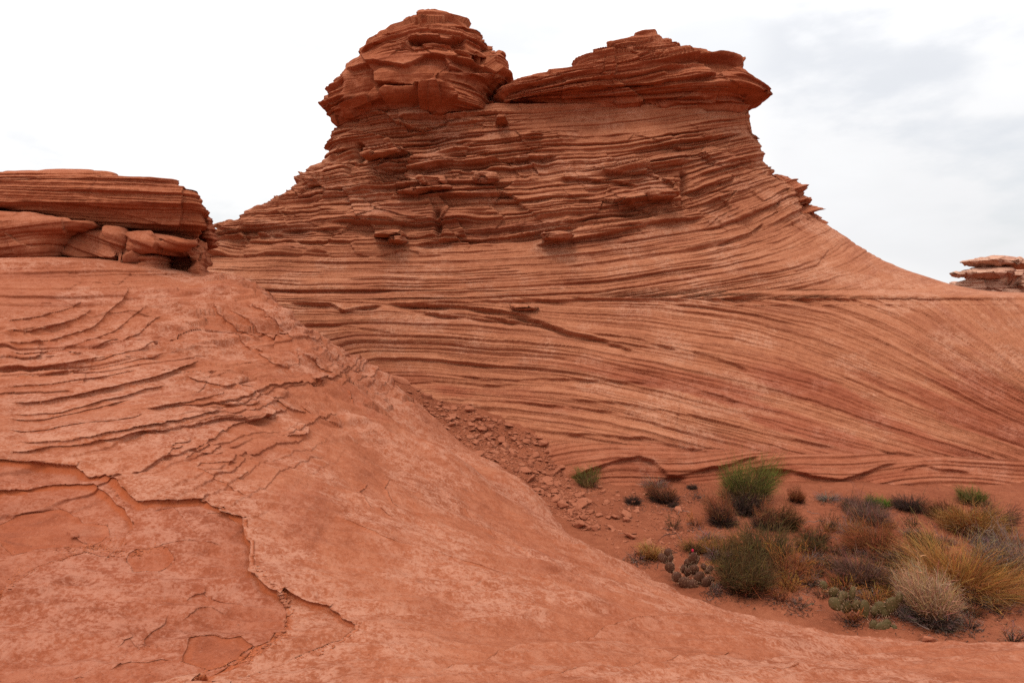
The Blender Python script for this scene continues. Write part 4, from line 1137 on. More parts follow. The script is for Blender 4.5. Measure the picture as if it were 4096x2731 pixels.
def strands(rng, n, H, R, spread, curl, width, base, mid, tip, twigs=0, root=0.35, hmin=0.55, flop=0.0, jitter=0.35):
    """n thin stems fanning out of one root: strip vertices, faces and colours"""
    roots = []; dirs = []; lens = []
    ang = rng.rand(n) * 2 * math.pi; lean = spread * np.sqrt(rng.rand(n))
    rr_ = R * root * np.sqrt(rng.rand(n))
    p0 = np.stack([rr_ * np.cos(ang), rr_ * np.sin(ang), np.zeros(n) - 0.01], 1)
    dr = np.stack([np.sin(lean) * np.cos(ang), np.sin(lean) * np.sin(ang), np.cos(lean)], 1)
    ln = H * (hmin + (1 - hmin) * rng.rand(n)) * (1 - 0.25 * (lean / max(spread, .01)) ** 2)
    # keep the clump inside its radius
    out = rr_ + np.sin(lean) * ln
    ln = np.where(out > R * 1.15, ln * (R * 1.15) / out, ln)
    P0 = [p0]; DR = [dr]; LN = [ln]; T0 = [np.zeros(n)]; WD = [np.full(n, width)]
    for k in range(twigs):
        t = 0.3 + 0.6 * rng.rand(n)
        q = p0 + dr * (ln * t)[:, None]
        d2 = dr + rng.randn(n, 3) * 0.45; d2[:, 2] = np.abs(d2[:, 2]) * 0.8 + 0.15
        d2 /= np.linalg.norm(d2, axis=1)[:, None]
        P0.append(q); DR.append(d2); LN.append(ln * (0.25 + 0.3 * rng.rand(n))); T0.append(t); WD.append(np.full(n, width * .75))
    p0 = np.concatenate(P0); dr = np.concatenate(DR); ln = np.concatenate(LN); t0 = np.concatenate(T0); wd = np.concatenate(WD)
    m = len(ln); ns = 5
    side = np.cross(dr, rng.randn(m, 3)); side /= np.linalg.norm(side, axis=1)[:, None]
    bend = dr * [1, 1, 0] * 1.0 + rng.randn(m, 3) * jitter; bend[:, 2] = -np.abs(bend[:, 2]) - flop
    V = np.zeros((m, ns, 2, 3)); C = np.zeros((m, ns, 2, 3))
    kink = rng.randn(m, 3) * 0.085
    br = (0.65 + 0.7 * rng.rand(m))[:, None]
    hue = 1 + 0.15 * rng.randn(m, 3)
    for k in range(ns):
        t = k / (ns - 1.0)
        c = p0 + dr * (ln * t)[:, None] + bend * (curl * ln * t * t)[:, None] + kink * (ln * t)[:, None] * rng.randn(m, 1)
        w = wd * (1 - 0.8 * t) * 0.5
        V[:, k, 0] = c - side * w[:, None]; V[:, k, 1] = c + side * w[:, None]
        tt = np.clip(t0 + (1 - t0) * t, 0, 1)[:, None]
        col = np.where(tt < .5, np.array(base) * (1 - tt * 2) + np.array(mid) * tt * 2, np.array(mid) * (2 - tt * 2) + np.array(tip) * (tt * 2 - 1))
        col = np.clip(col * br * hue, 0.004, 0.8)
        C[:, k, 0] = col; C[:, k, 1] = col
    V[..., 2] = np.maximum(V[..., 2], -0.02)
    i = np.arange(m)[:, None] * ns * 2 + np.arange(ns - 1)[None, :] * 2
    Fq = np.stack([i, i + 1, i + 3, i + 2], -1).reshape(-1, 4)
    return V.reshape(-1, 3), Fq, C.reshape(-1, 3)


STY = {  # live stems: amount, spread, curl, width, base, mid, tip, twigs ; dead stems: amount, height share, spread, base, mid, tip
    'ephedra': ((520, 0.85, 0.12, .0055, STRAW, OLIVE, GREEN, 1), (260, 0.45, 1.25, DARK, UMBER, STRAW)),
    'bright': ((420, 1.0, 0.1, .006, OLIVE, BRGREEN, BRGREEN, 1), (120, 0.5, 1.2, DARK, UMBER, UMBER)),
    'small_green': ((260, 0.9, 0.15, .005, STRAW, OLIVE, GREEN, 1), (60, 0.4, 1.2, DARK, UMBER, UMBER)),
    'gold': ((900, 1.05, 0.42, .005, RUST, GOLD, STRAW, 0), (260, 0.5, 1.3, DARK, RUST, GOLD)),
    'olivegold': ((420, 0.95, 0.35, .005, OLIVE, OLIVE, GOLD, 0), (160, 0.5, 1.3, DARK, UMBER, RUST)),
    'rust': ((520, 1.0, 0.22, .0055, UMBER, RUST, RUST, 1), (240, 0.5, 1.3, DARK, DARK, RUST)),
    'brown': ((360, 0.8, 0.12, .0055, DARK, UMBER, RUST, 1), (220, 0.55, 1.3, DARK, DARK, UMBER)),
    'dark': ((420, 1.15, 0.12, .006, DARK, DARK, UMBER, 1), (160, 0.6, 1.4, DARK, DARK, UMBER)),
    'olive': ((230, 1.15, 0.2, .006, UMBER, OLIVE, (0.078, 0.044, 0.014), 3), (140, 0.5, 1.3, DARK, UMBER, RUST)),
    'grey': ((380, 1.15, 0.25, .0055, UMBER, GREY, GREY, 1), (160, 0.6, 1.4, DARK, GREY, GREY)),
    'mauve': ((420, 1.05, 0.18, .0055, UMBER, MAUVE, MAUVE, 1), (160, 0.55, 1.4, DARK, UMBER, MAUVE)),
    'pale': ((620, 1.05, 0.10, .0055, MAUVE, PALE, PALE, 1), (260, 0.45, 1.45, DARK, UMBER, GREY)),
    'tumble': ((300, 1.45, 0.5, .006, GREY, GREY, GREY, 0), (120, 0.6, 1.5, DARK, UMBER, GREY)),
    'sprig': ((36, 0.75, 0.12, .006, UMBER, OLIVE, OLIVE, 3), (16, 0.5, 1.3, UMBER, RUST, GREY)),
    'rustsprig': ((44, 0.8, 0.2, .006, UMBER, RUST, GOLD, 2), (16, 0.5, 1.3, DARK, RUST, RUST)),
    'twiggy': ((22, 1.1, 0.15, .007, DARK, UMBER, GREY, 3), (10, 0.5, 1.4, DARK, GREY, GREY)),
}


def ground_at(x, y, both=False):
    fn = (lambda a, b: np.maximum(sand_h(a, b), hill_z(a, b))) if both else sand_h
    return ray_to(fn, [x], [y], 2.0, 13.2)[0]


PLANTS = [
    ("shrub", 588, 486, 24, 20, 'small_green', "small yellow green shrub at the left edge of the sand below the arched alcove", "shrub"),
    ("dead_shrub", 655, 485, 22, 13, 'tumble', "grey dead tumbled shrub against the rock wall left of the tall green bush", "shrub"),
    ("shrub", 664, 501, 34, 21, 'brown', "brown bush with dark base in front of the grey tumbled shrub", "shrub"),
    ("shrub", 633.5, 503, 14, 10, 'dark', "tiny black shrub alone on bare sand left of the brown bush", "shrub"),
    ("shrub", 744, 500, 46, 40, 'ephedra', "tallest bush, bright green on top, at the foot of the rock wall", "bush"),
    ("shrub", 747, 513, 30, 22, 'dark', "round black dead bush directly in front of the tall green bush", "bush"),
    ("shrub", 722, 524, 23, 27, 'brown', "upright reddish brown bush to the left of the round black bush", "bush"),
    ("shrub", 770, 527, 34, 25, 'brown', "wide dark brown bush to the right of the round black bush", "bush"),
    ("shrub", 786, 528, 26, 22, 'olive', "dark olive bush touching the right side of the wide brown bush", "bush"),
    ("sprig", 673, 528, 12, 18, 'sprig', "thin leafy sprig with grey twigs standing on open sand", "plant"),
    ("sprig", 695, 525, 15, 16, 'rustsprig', "sparse olive and rust sprig left of the upright reddish bush", "plant"),
    ("dead_shrub", 672, 506, 14, 4, 'dark', "flat black crust of dead twigs below the brown bush", "shrub"),
    ("dead_shrub", 697, 497, 12, 5, 'twiggy', "low tangle of dead twigs between brown bush and tall green bush", "shrub"),
    ("dead_shrub", 692, 488, 12, 5, 'dark', "small dark dead clump close to the rock wall beside the tall green bush", "shrub"),
    ("grass_clump", 651.5, 557, 16, 17, 'gold', "small golden grass tuft at the sand's left edge near the maroon cactus", "grass"),
    ("grass_clump", 695, 551, 32, 17, 'olivegold', "olive and orange grass clump just behind the maroon cactus", "grass"),
    ("shrub", 742, 590, 46, 38, 'olive', "large loose olive shrub at the right of the maroon cactus", "bush"),
    ("shrub", 762, 560, 54, 34, 'olive', "wide olive shrub behind the large loose olive shrub", "bush"),
    ("shrub", 788, 577, 40, 40, 'rustsprig', "rusty see-through shrub at the right of the large loose olive shrub", "bush"),
    ("shrub", 724, 557, 30, 26, 'olivegold', "olive gold grassy bush between grass clump and wide olive shrub", "bush"),
    ("sprig", 637, 559, 18, 12, 'twiggy', "bare twiggy sprig at the edge of the rock slope", "plant"),
    ("grass_clump", 797.6, 501, 12, 14, 'rust', "little rust coloured tuft near the wall right of the tall green bush", "grass"),
    ("dead_shrub", 828, 499, 24, 11, 'tumble', "grey twiggy dead shrub by the wall right of the little rust tuft", "shrub"),
    ("shrub", 858, 511, 34, 17, 'dark', "dark shrub at the left of a vivid green patch", "bush"),
    ("shrub", 879, 506, 28, 12, 'bright', "low vivid green shrub between two dark shrubs near the wall", "bush"),
    ("shrub", 909, 509, 34, 17, 'dark', "dark shrub at the right of a vivid green patch", "bush"),
    ("shrub", 973, 502, 36, 14, 'ephedra', "green topped bush by the wall at the right, above straw grass", "bush"),
    ("shrub", 945, 517, 38, 18, 'brown', "dark brown bush at the left of the straw coloured clump by the wall", "bush"),
    ("shrub", 988, 526, 34, 24, 'dark', "black bush at the right of the straw coloured clump by the wall", "bush"),
    ("grass_clump", 968, 531, 44, 33, 'gold', "straw coloured clump in front of the green topped bush at the right", "grass"),
    ("sprig", 827.6, 529, 18, 19, 'sprig', "greenish sprig left of a pinkish grey dead clump", "plant"),
    ("shrub", 871, 523, 44, 22, 'mauve', "pinkish grey brush behind the large rust coloured bush", "bush"),
    ("dead_shrub", 849, 532, 30, 15, 'tumble', "collapsed mat of grey stalks left of the large rust coloured bush", "shrub"),
    ("shrub", 876, 553, 56, 31, 'rust', "large rust coloured bush in the middle of the right hand thicket", "bush"),
    ("sprig", 912, 525, 14, 16, 'sprig', "small green sprig on sand below the two dark shrubs", "plant"),
    ("grass_clump", 962, 590, 108, 62, 'gold', "biggest golden grass clump, arching outward at the right", "grass"),
    ("shrub", 1022, 580, 54, 54, 'grey', "grey dry bush cut off by the right picture edge", "bush"),
    ("shrub", 863, 584, 46, 30, 'mauve', "mauve brown brush below the large rust coloured bush", "bush"),
    ("shrub", 908, 573, 42, 24, 'dark', "dark bush between the rust bush and the biggest golden grass", "bush"),
    ("grass_clump", 895, 595, 42, 24, 'olivegold', "olive orange grass clump behind the green cactus", "grass"),
    ("shrub", 933.5, 620, 44, 44, 'pale', "round pale tan bush in front of the biggest golden grass", "bush"),
    ("dead_shrub", 944, 628, 30, 10, 'dark', "black dead stalks at the foot of the round pale tan bush", "shrub"),
    ("sprig", 853, 621, 16, 18, 'rustsprig', "rusty sprig standing among the pads of the green cactus", "plant"),
    ("sprig", 876, 611, 24, 22, 'rustsprig', "orange brown sprig growing at the right of the green cactus", "plant"),
    ("sprig", 779, 599, 22, 18, 'rustsprig', "rusty sprigs at the front of the rusty see-through shrub", "plant"),
    ("sprig", 808, 584, 14, 14, 'rustsprig', "single rust sprig on bare sand between the two cacti", "plant"),
    ("sprig", 831, 566, 16, 14, 'twiggy', "bare dark sprig left of the mauve brown brush", "plant"),
    ("shrub", 812, 551, 30, 17, 'olive', "low olive shrub with dead grey sticks left of the large rust bush", "bush"),
    ("dead_shrub", 1001, 610, 30, 18, 'twiggy', "dry twigs on the sand below the grey bush at the right edge", "shrub"),
    ("dead_shrub", 968, 627, 20, 16, 'twiggy', "thin bare twigs right of the round pale tan bush", "shrub"),
    ("dead_shrub", 1014, 642, 18, 26, 'twiggy', "upright bare twigs in the lower right corner of the sand", "shrub"),
    ("dead_shrub", 905, 615, 30, 10, 'grey', "small grey dead clump between the green cactus and the round pale bush", "shrub"),
    ("dead_shrub", 800, 606, 20, 10, 'twiggy', "bare grey sticks on sand left of the green cactus", "shrub"),
    ("sprig", 925, 548, 26, 18, 'olive', "loose olive sprig left of the biggest golden grass", "plant"),
    ("dead_shrub", 985, 545, 30, 12, 'dark', "dark litter of stalks above the biggest golden grass", "shrub"),
    ("dead_shrub", 714, 592, 14, 10, 'twiggy', "bare twigs at the foot of the large loose olive shrub", "shrub"),
]
for i, (nm, x, y, w, h, sty, lab, cat) in enumerate(PLANTS):
    p = ground_at(x, y)
    d = p[1]
    rng = np.random.RandomState(100 + i)
    H = h * d / F * 1.22; R = w * d / F * 0.57
    lv, dd = STY[sty]
    t = empty(nm, p)
    tag(t, lab, cat)
    kf = np.clip((w * h / 900.0), 0.25, 1.6) ** 0.7
    sp_ = min(lv[1], math.atan2(R * 1.25, H * 0.8) + 0.15) if sty not in ('tumble', 'dark') else lv[1]
    V, Fq, C = strands(rng, int(lv[0] * kf * 1.6) + 6, H, R, sp_, lv[2], lv[3], lv[4], lv[5], lv[6], lv[7])
    # the crown is uneven: a few gaps and longer tufts
    wl = rng.randn(2) * 0.22
    V[:, 0] += V[:, 2] * wl[0]; V[:, 1] += V[:, 2] * wl[1]
    V[:, 2] *= 0.55 + 0.9 * fbm2(V[:, 0] / R * 1.7 + i * 3.1, V[:, 1] / R * 1.7 + 5, 3)
    ob = make_obj("foliage", V, Fq, M_PLANT, t, {"tint": C}, smooth=False)
    V, Fq, C = strands(rng, int(dd[0] * kf * 1.7) + 4, max(H * dd[1], 0.04), R * 1.05, dd[2], 0.2, .006, dd[3], dd[4], dd[5], 1, root=0.6)
    ob = make_obj("dead_stems", V, Fq, M_PLANT, t, {"tint": C}, smooth=False)  # these strips are the plant's dead stems

# low dry tufts that fill the ground between the bushes
rng = np.random.RandomState(77)
TUFT = []
for k in range(3):
    V, Fq, C = strands(rng, 90, 0.17, 0.13, 1.15, 0.2, .006, DARK, (UMBER, RUST, UMBER)[k], (RUST, GOLD, GREY)[k], 2)
    o = make_obj("dry_tuft", V, Fq, M_PLANT, None, {"tint": C}, smooth=False); TUFT.append(o)
REG = np.array([(705, 535), (760, 545), (830, 530), (900, 525), (1015, 530), (1022, 600), (980, 618), (900, 605), (850, 600), (770, 598), (715, 580)], float)
lo_ = REG.min(0); hi_ = REG.max(0)
n_ = 0
while n_ < 130:
    c_ = lo_ + (hi_ - lo_) * rng.rand(2)
    if not inside(c_[:1], c_[1:], REG)[0]: continue
    pr = TUFT[n_ % 3]
    o = pr if n_ < 3 else pr.copy()
    if n_ >= 3: COL.objects.link(o)
    k_ = 0.5 + 0.9 * rng.rand()
    o.scale = (k_ * (0.8 + .6 * rng.rand()), k_, k_ * (0.6 + .7 * rng.rand())); o.rotation_euler = (0, 0, rng.rand() * 6.3); o.location = ground_at(*c_)
    tag(o, ("low dark dry tuft between the larger bushes", "low rust and gold dry tuft between the larger bushes", "low grey tipped dry tuft between the larger bushes")[n_ % 3], "dry tuft", ("dark tufts in the thicket", "rust tufts in the thicket", "grey tufts in the thicket")[n_ % 3])
    n_ += 1

# ---------------------------------------------------------------- prickly pears
def cactus_mat(name, c1, c2):
    m, nt, b = base_mat(name)
    tc = node(nt, "ShaderNodeTexCoord").outputs['Object']
    vo = node(nt, "ShaderNodeTexVoronoi"); vo.inputs['Scale'].default_value = 62.0
    nt.links.new(tc, vo.inputs['Vector'])
    nz = noise(nt, tc, 18.0, 3)
    col = mixc(nt, nz, c1, c2)
    col = mixc(nt, ramp(nt, vo.outputs['Distance'], [(0.16, (1, 1, 1)), (0.30, (0, 0, 0))]), col, (0.20, 0.10, 0.055))
    nt.links.new(col, b.inputs['Base Color'])
    b.inputs['Roughness'].default_value = 0.6
    return m


M_CG = cactus_mat("cactus_green", (0.068, 0.058, 0.018), (0.092, 0.050, 0.022))
M_CM = cactus_mat("cactus_maroon", (0.055, 0.020, 0.012), (0.085, 0.034, 0.018))
M_SPINE, nt, b = base_mat("cactus_spines"); b.inputs['Base Color'].default_value = (0.42, 0.25, 0.15, 1)
M_BUD, nt, b = base_mat("cactus_bud"); b.inputs['Base Color'].default_value = (0.42, 0.02, 0.05, 1)


def pad_mesh(rng, w, h, th=0.028):
    nu, nv = 20, 12
    V = []; 
    for j in range(nv + 1):
        v = j / nv
        prof = math.sin(math.pi * v) ** 0.62 * (0.72 + 0.42 * v)
        for k in range(nu):
            a = 2 * math.pi * k / nu
            V.append((0.5 * w * prof * math.cos(a), th * math.sin(math.pi * v) ** 0.5 * math.sin(a), h * v))
    V = np.array(V)
    V[:, 1] += 0.05 * w * np.sin(V[:, 2] / h * 3 + rng.rand() * 3)
    return V, grid_faces(nv + 1, nu, True)


def spines(rng, V, n=70):
    k = rng.randint(20, len(V) - 20, n)
    c = V[k] + rng.randn(n, 3) * 0.004
    dr = (V[k] - [0, 0, V[:, 2].mean()]) * [1, 0, 1]; dr /= np.linalg.norm(dr, axis=1)[:, None] + 1e-6
    dr[:, 1] += np.sign(V[k][:, 1]) * 1.2; dr += rng.randn(n, 3) * .4
    dr /= np.linalg.norm(dr, axis=1)[:, None]
    s = np.cross(dr, rng.randn(n, 3)); s /= np.linalg.norm(s, axis=1)[:, None]
    T = np.stack([c - s * .0012, c + s * .0012, c + dr * (0.018 + 0.014 * rng.rand(n))[:, None]], 1)
    return T.reshape(-1, 3), np.arange(3 * n).reshape(n, 3)


def cactus(lab, gx_, gy_, pads, mat, seed, bud=None):
    p = ground_at(gx_, gy_)
    d = p[1]
    t = empty("prickly_pear", p); tag(t, lab, "cactus")
    rng = np.random.RandomState(seed)
    for (x, y, w, h, tilt, dy, yaw) in pads:      # centre column and row, width and height in pixels, tilt, depth offset, turn
        W = w * d / F; H = h * d / F
        V, Fq = pad_mesh(rng, W * 1.35, H * 1.25)
        H *= 1.25
        o = make_obj("pad", V, Fq, mat, t)
        a = math.radians(tilt)
        cx = (x - gx_) / F * d; cz = (gy_ - y) / F * d
        o.rotation_euler = (rng.randn() * .12, a, math.radians(yaw))
        o.location = (cx - math.sin(a) * H / 2, dy, cz - math.cos(a) * H / 2)
        T, Ft = spines(rng, V)
        make_obj("needles", T, Ft, M_SPINE, o, smooth=False)
        if bud and bud == (x, y):
            Vb, Fb = pad_mesh(rng, W * .35, H * .22, 0.012)
            b_ = make_obj("flower_bud", Vb, Fb, M_BUD, o); b_.location = (0, 0, H * .95)


k2 = lambda cx, cy, w, h, tilt=0, dy=0, yaw=0: (774 + cx * .12755, 450 + cy * .12755, w * .12755, h * .12755, tilt, dy, yaw)
cactus("green prickly pear with upright oval pads at the front edge of the sand", 868, 624, [
    k2(425, 1090, 48, 72, -32, .10, 20), k2(495, 1138, 66, 78, 5, .08, 10), k2(485, 1206, 74, 100, -38, .0, 10), k2(540, 1188, 60, 100, 8, .05, 60), k2(580, 1172, 62, 74, 15, .12, 0), k2(648, 1160, 52, 112, 0, .1, 65),
    k2(655, 1232, 60, 90, -5, .05, 30), k2(560, 1240, 70, 90, -25, .08, 0), k2(725, 1252, 70, 128, -4, .02, 15), k2(608, 1262, 80, 90, 20, .1, 0), k2(868, 1262, 72, 84, 10, .08, -20), k2(952, 1232, 92, 116, 28, .05, 10), k2(1008, 1174, 52, 78, 14, .05, 20),
    k2(905, 1290, 70, 70, 35, .06, 0), k2(820, 1290, 70, 80, -10, .1, 30), k2(812, 1372, 100, 104, 4, -.08, 5), k2(868, 1345, 62, 72, 42, -.06, 10), k2(762, 1355, 66, 86, -22, -.05, 20), k2(905, 1352, 30, 34, 60, -.08, 0)], M_CG, 7)
k1 = lambda cx, cy, w, h, tilt=0, dy=0, yaw=0: (525 + cx * .1063, 425 + cy * .1063, w * .1063, h * .1063, tilt, dy, yaw)
cactus("maroon brown prickly pear sprawling at the left edge of the sand", 690, 584, [
    k1(1318, 1285, 66, 95, -35, .1, 10), k1(1372, 1240, 64, 76, 6, .12, 0), k1(1388, 1292, 62, 80, 10, .1, 40), k1(1375, 1352, 78, 96, -22, .05, 0), k1(1425, 1420, 80, 100, -45, .0, 10), k1(1500, 1462, 84, 120, -70, -.05, 0),
    k1(1560, 1478, 80, 100, 80, -.05, 0), k1(1500, 1372, 60, 80, -15, .08, 50), k1(1540, 1390, 60, 90, 10, .06, 0), k1(1600, 1290, 76, 130, -6, .1, 15), k1(1636, 1310, 56, 90, 14, .12, 45), k1(1560, 1330, 70, 90, -15, .1, 10), k1(1600, 1370, 74, 90, 12, .05, 0),
    k1(1640, 1430, 90, 110, -12, .0, 20), k1(1690, 1465, 80, 100, 24, -.04, 10), k1(1694, 1345, 44, 52, -20, .05, 0), k1(1756, 1364, 46, 50, 20, .05, 10), k1(1720, 1380, 56, 50, 0, .05, 60), k1(1752, 1436, 56, 40, 30, .0, 0), k1(1760, 1520, 80, 80, -20, -.06, 0), k1(1805, 1490, 42, 74, 18, -.05, 20)],
    M_CM, 8, bud=(525 + 1600 * .1063, 425 + 1290 * .1063))

# ---------------------------------------------------------------- stones, rubble, gravel
import bmesh
M_STONE = sandstone("rubble_stone", (0.17, 0.048, 0.024), (0.29, 0.093, 0.047), (0.39, 0.155, 0.088), (0.56, 0.28, 0.19), (0.5, 0.14, 0.05), lam=0.2, bump=0.5, bdist=0.008)


def stone_mesh(seed, flat):
    rng = np.random.RandomState(seed)
    bm = bmesh.new()
    for _ in range(18):
        v = rng.randn(3); v /= np.linalg.norm(v)
        v = np.sign(v) * np.abs(v) ** 0.7
        bm.verts.new((v[0] * (0.8 + .3 * rng.rand()), v[1] * (0.6 + .3 * rng.rand()), v[2] * flat))
    r = bmesh.ops.convex_hull(bm, input=bm.verts)
    bmesh.ops.delete(bm, geom=[g for g in r['geom_interior'] if isinstance(g, bmesh.types.BMVert)], context='VERTS')
    bmesh.ops.bevel(bm, geom=list(bm.edges), offset=0.06, segments=1, affect='EDGES')
    bmesh.ops.triangulate(bm, faces=list(bm.faces))
    me = bpy.data.meshes.new("stone"); bm.to_mesh(me); bm.free()
    me.materials.append(M_STONE)
    return me


STN = [stone_mesh(s, f_) for s, f_ in zip(range(10), (.35, .5, .3, .6, .4, .25, .45, .55, .3, .4))]
SV = []; SF = []
for me in STN[:6]:
    v = np.empty(len(me.vertices) * 3, np.float32); me.vertices.foreach_get("co", v); SV.append(v.reshape(-1, 3))
    f_ = np.empty(len(me.polygons) * 3, np.int32); me.polygons.foreach_get("vertices", f_); SF.append(f_.reshape(-1, 3))


def stone(name, p, size, rng, label, cat, group=None, rot=None, stretch=(1, 1, 1), sink=0.3, me=None):
    o = bpy.data.objects.new(name, me or STN[rng.randint(len(STN))])
    COL.objects.link(o)
    s = size / 2
    o.scale = (s * stretch[0], s * stretch[1], s * stretch[2])
    o.rotation_euler = rot if rot is not None else (rng.randn() * .25, rng.randn() * .25, rng.rand() * 6.3)
    o.location = (p[0], p[1], p[2] + s * .4 * stretch[2] * (1 - sink))
    return tag(o, label, cat, group)


def scatter_stuff(name, P, size, label, cat, mat, seed, flat=1.0):
    rng = np.random.RandomState(seed)
    Vs = []; Fs = []; n0 = 0
    for p, s in zip(P, size):
        k = rng.randint(6); v = SV[k] * (s / 2) * [1, 1, flat]
        a = rng.rand() * 6.3; b2 = rng.randn() * .4
        R1 = np.array([[math.cos(a), -math.sin(a), 0], [math.sin(a), math.cos(a), 0], [0, 0, 1]]); R2 = np.array([[1, 0, 0], [0, math.cos(b2), -math.sin(b2)], [0, math.sin(b2), math.cos(b2)]])
        Vs.append(v @ R2.T @ R1.T + p); Fs.append(SF[k] + n0); n0 += len(v)
    o = make_obj(name, np.vstack(Vs), np.vstack(Fs), mat, smooth=False)
    return tag(o, label, cat, kind="stuff")


both = lambda a, b: np.maximum(sand_h(a, b), hill_z(a, b))


def pick(rng, poly, n):
    poly = np.array(poly, float); out = []
    lo = poly.min(0); hi = poly.max(0)
    q = lo + (hi - lo) * rng.rand(n * 6, 2)
    q = q[inside(q[:, 0], q[:, 1], poly)][:n]
    return q


rng = np.random.RandomState(42)
CHUTE = [(382, 372), (402, 380), (440, 393), (484, 411), (520, 427), (545, 440), (560, 456), (570, 478), (585, 500), (602, 528), (582, 530), (552, 512), (522, 486), (498, 466), (470, 454), (446, 440), (432, 426), (416, 411), (398, 394)]
APRON = [(545, 470), (575, 482), (625, 490), (690, 500), (700, 540), (660, 560), (610, 548), (575, 520)]
q = np.vstack([pick(rng, CHUTE, 3600), pick(rng, APRON, 520)])
pts = ray_to(both, q[:, 0], q[:, 1], 3.0, 13.3)
ok = sand_h(pts[:, 0], pts[:, 1]) > hill_z(pts[:, 0], pts[:, 1]) - 0.03
pts = pts[ok]
sz_ = np.exp(rng.randn(len(pts)) * 0.78) * 0.022
sz_ = np.clip(sz_, 0.010, 0.19)
order = np.argsort(-sz_)
big = order[:210]
for k in big:
    chute = pts[k][0] < 0.75
    stone("rubble_stone", pts[k], sz_[k] * 1.25, rng, "angular stone lying in the rubble chute between the two rock masses" if chute else "angular stone strewn on the sand below the rubble chute", "stone",
          "stones of the rubble chute" if chute else "stones strewn below the rubble chute")
rest = order[210:]
scatter_stuff("rubble", pts[rest] + [0, 0, 0.004], sz_[rest] * 1.1, "fine broken rubble filling the chute", "rubble", M_STONE, 1)
# grit over the whole chute and sand
q = np.vstack([pick(rng, CHUTE, 3600), pick(rng, [(560, 485), (700, 490), (1020, 505), (1022, 640), (860, 632), (740, 600), (600, 545)], 2200)])
pts = ray_to(both, q[:, 0], q[:, 1], 3.0, 13.3)
pts = pts[sand_h(pts[:, 0], pts[:, 1]) > hill_z(pts[:, 0], pts[:, 1])]
scatter_stuff("gravel", pts, 0.012 + 0.02 * rng.rand(len(pts)) ** 2, "small grit scattered over the red sand", "gravel", M_STONE, 2, 0.8)

# single stones that stand out
ONE = [("rock_slab", 394, 379, 0.62, (0.35, 0.42, 0.15), (1.0, .42, .42), "long flat slab lying along the top of the rubble chute", "slab"),
       ("rock_slab", 421, 391, 0.56, (0.30, 0.45, 0.25), (1.0, .48, .45), "paler flat slab just below the long slab on the rubble chute", "slab"),
       ("boulder", 469, 411, 0.24, (0.2, 0.1, 0.5), (1, .9, 1.3), "squarish block standing at the right edge of the rubble chute", "boulder"),
       ("boulder", 479, 419, 0.22, (0.1, 0.3, 1.5), (1, .9, .8), "flat topped block in the rubble just below the squarish block", "boulder"),
       ("boulder", 493, 452, 0.22, (0.1, 0.2, .2), (1.1, .8, .6), "largest low stone near the foot of the rubble chute", "boulder"),
       ("stone", 539, 439, 0.17, (0, 0.1, .1), (1, .8, .8), "rounded pale stone resting on a ledge right of the rubble chute", "stone"),
       ("stone", 928, 641, 0.155, (0.05, 0.12, 0.1), (1, .6, .8), "flat dark stone on the rock edge in front of the round pale bush", "stone"),
       ("stone", 660, 514, 0.11, (0.1, 0, .3), (1, .8, .9), "dark red block on bare sand below the brown bush", "stone"),
       ("stone", 606, 525, 0.07, (0, .1, .4), (1, .7, .7), "small orange stone next to a long grey twig", "stone"),
       ("stone", 618, 491, 0.09, (0, .1, .4), (1, .7, .7), "tan stone on the sand bank below the arched alcove", "stone"),
       ("stone", 604, 504, 0.08, (0, .1, .8), (1, .8, .8), "brown stone right of the rubble apron", "stone"),
       ("stone", 580, 481, 0.14, (0.5, .3, .4), (1, .35, .8), "tilted thin flake beside the small yellow green shrub", "stone")]
for nm, x, y, s, rot, st, lab, cat in ONE:
    p = ray_to(both, [x], [y], 3.0, 13.3)[0]
    stone(nm, p, s, rng, lab, cat, rot=rot, stretch=st, sink=0.2)

# broken bits in the scars of the foreground rock
EDGE = [((262, 577), (288, 592), 10, .022), ((286, 596), (292, 612), 12, .026), ((291, 614), (286, 632), 10, .02), ((282, 636), (258, 653), 10, .018), ((110, 486), (128, 504), 8, .02), ((254, 548), (254, 560), 5, .02)]
fine = []
for a, c, n, s in EDGE:
    a = np.array(a, float); c = np.array(c, float)
    for k in range(n):
        f_ = rng.rand(); off = rng.randn() * 1.6 - 3.0
        x, y = a + (c - a) * f_; x += off
        p = ray_to(hill_z, [x], [y], 2.0, 9)[0]
        stone("rock_chip", p, s * (0.6 + .9 * rng.rand()), rng, "chip of orange rock lying in the curved scar of the foreground slope", "stone", "chips in the foreground scar")
for a, c, n, sprd in (((256, 566), (290, 596), 130, 3), ((290, 596), (287, 632), 220, 3.5), ((287, 632), (245, 660), 200, 3), ((245, 660), (170, 684), 160, 2.2), ((84, 545), (128, 553), 200, 3), ((60, 553), (118, 541), 130, 3), ((112, 490), (134, 512), 90, 2.5), ((356, 632), (318, 655), 70, 1.5), ((0, 600), (24, 566), 120, 2), ((130, 556), (165, 545), 90, 3)):
    a = np.array(a, float); c = np.array(c, float)
    f_ = rng.rand(n)[:, None]
    q = a + (c - a) * f_ + rng.randn(n, 2) * [sprd, sprd * .8] - [2, 0]
    fine.append(ray_to(hill_z, q[:, 0], np.minimum(q[:, 1], 760), 1.9, 9))
fine = np.vstack(fine)
M_CHIP = sandstone("fresh_chip", (0.22, 0.052, 0.020), (0.33, 0.090, 0.036), (0.42, 0.145, 0.072), (0.56, 0.28, 0.19), (0.5, 0.14, 0.05), lam=0.2, bump=0.3, bdist=0.004)
scatter_stuff("grit", fine, 0.004 + 0.014 * rng.rand(len(fine)) ** 2, "orange grit caught in the scars of the foreground slope", "grit", M_CHIP, 3, 0.8)

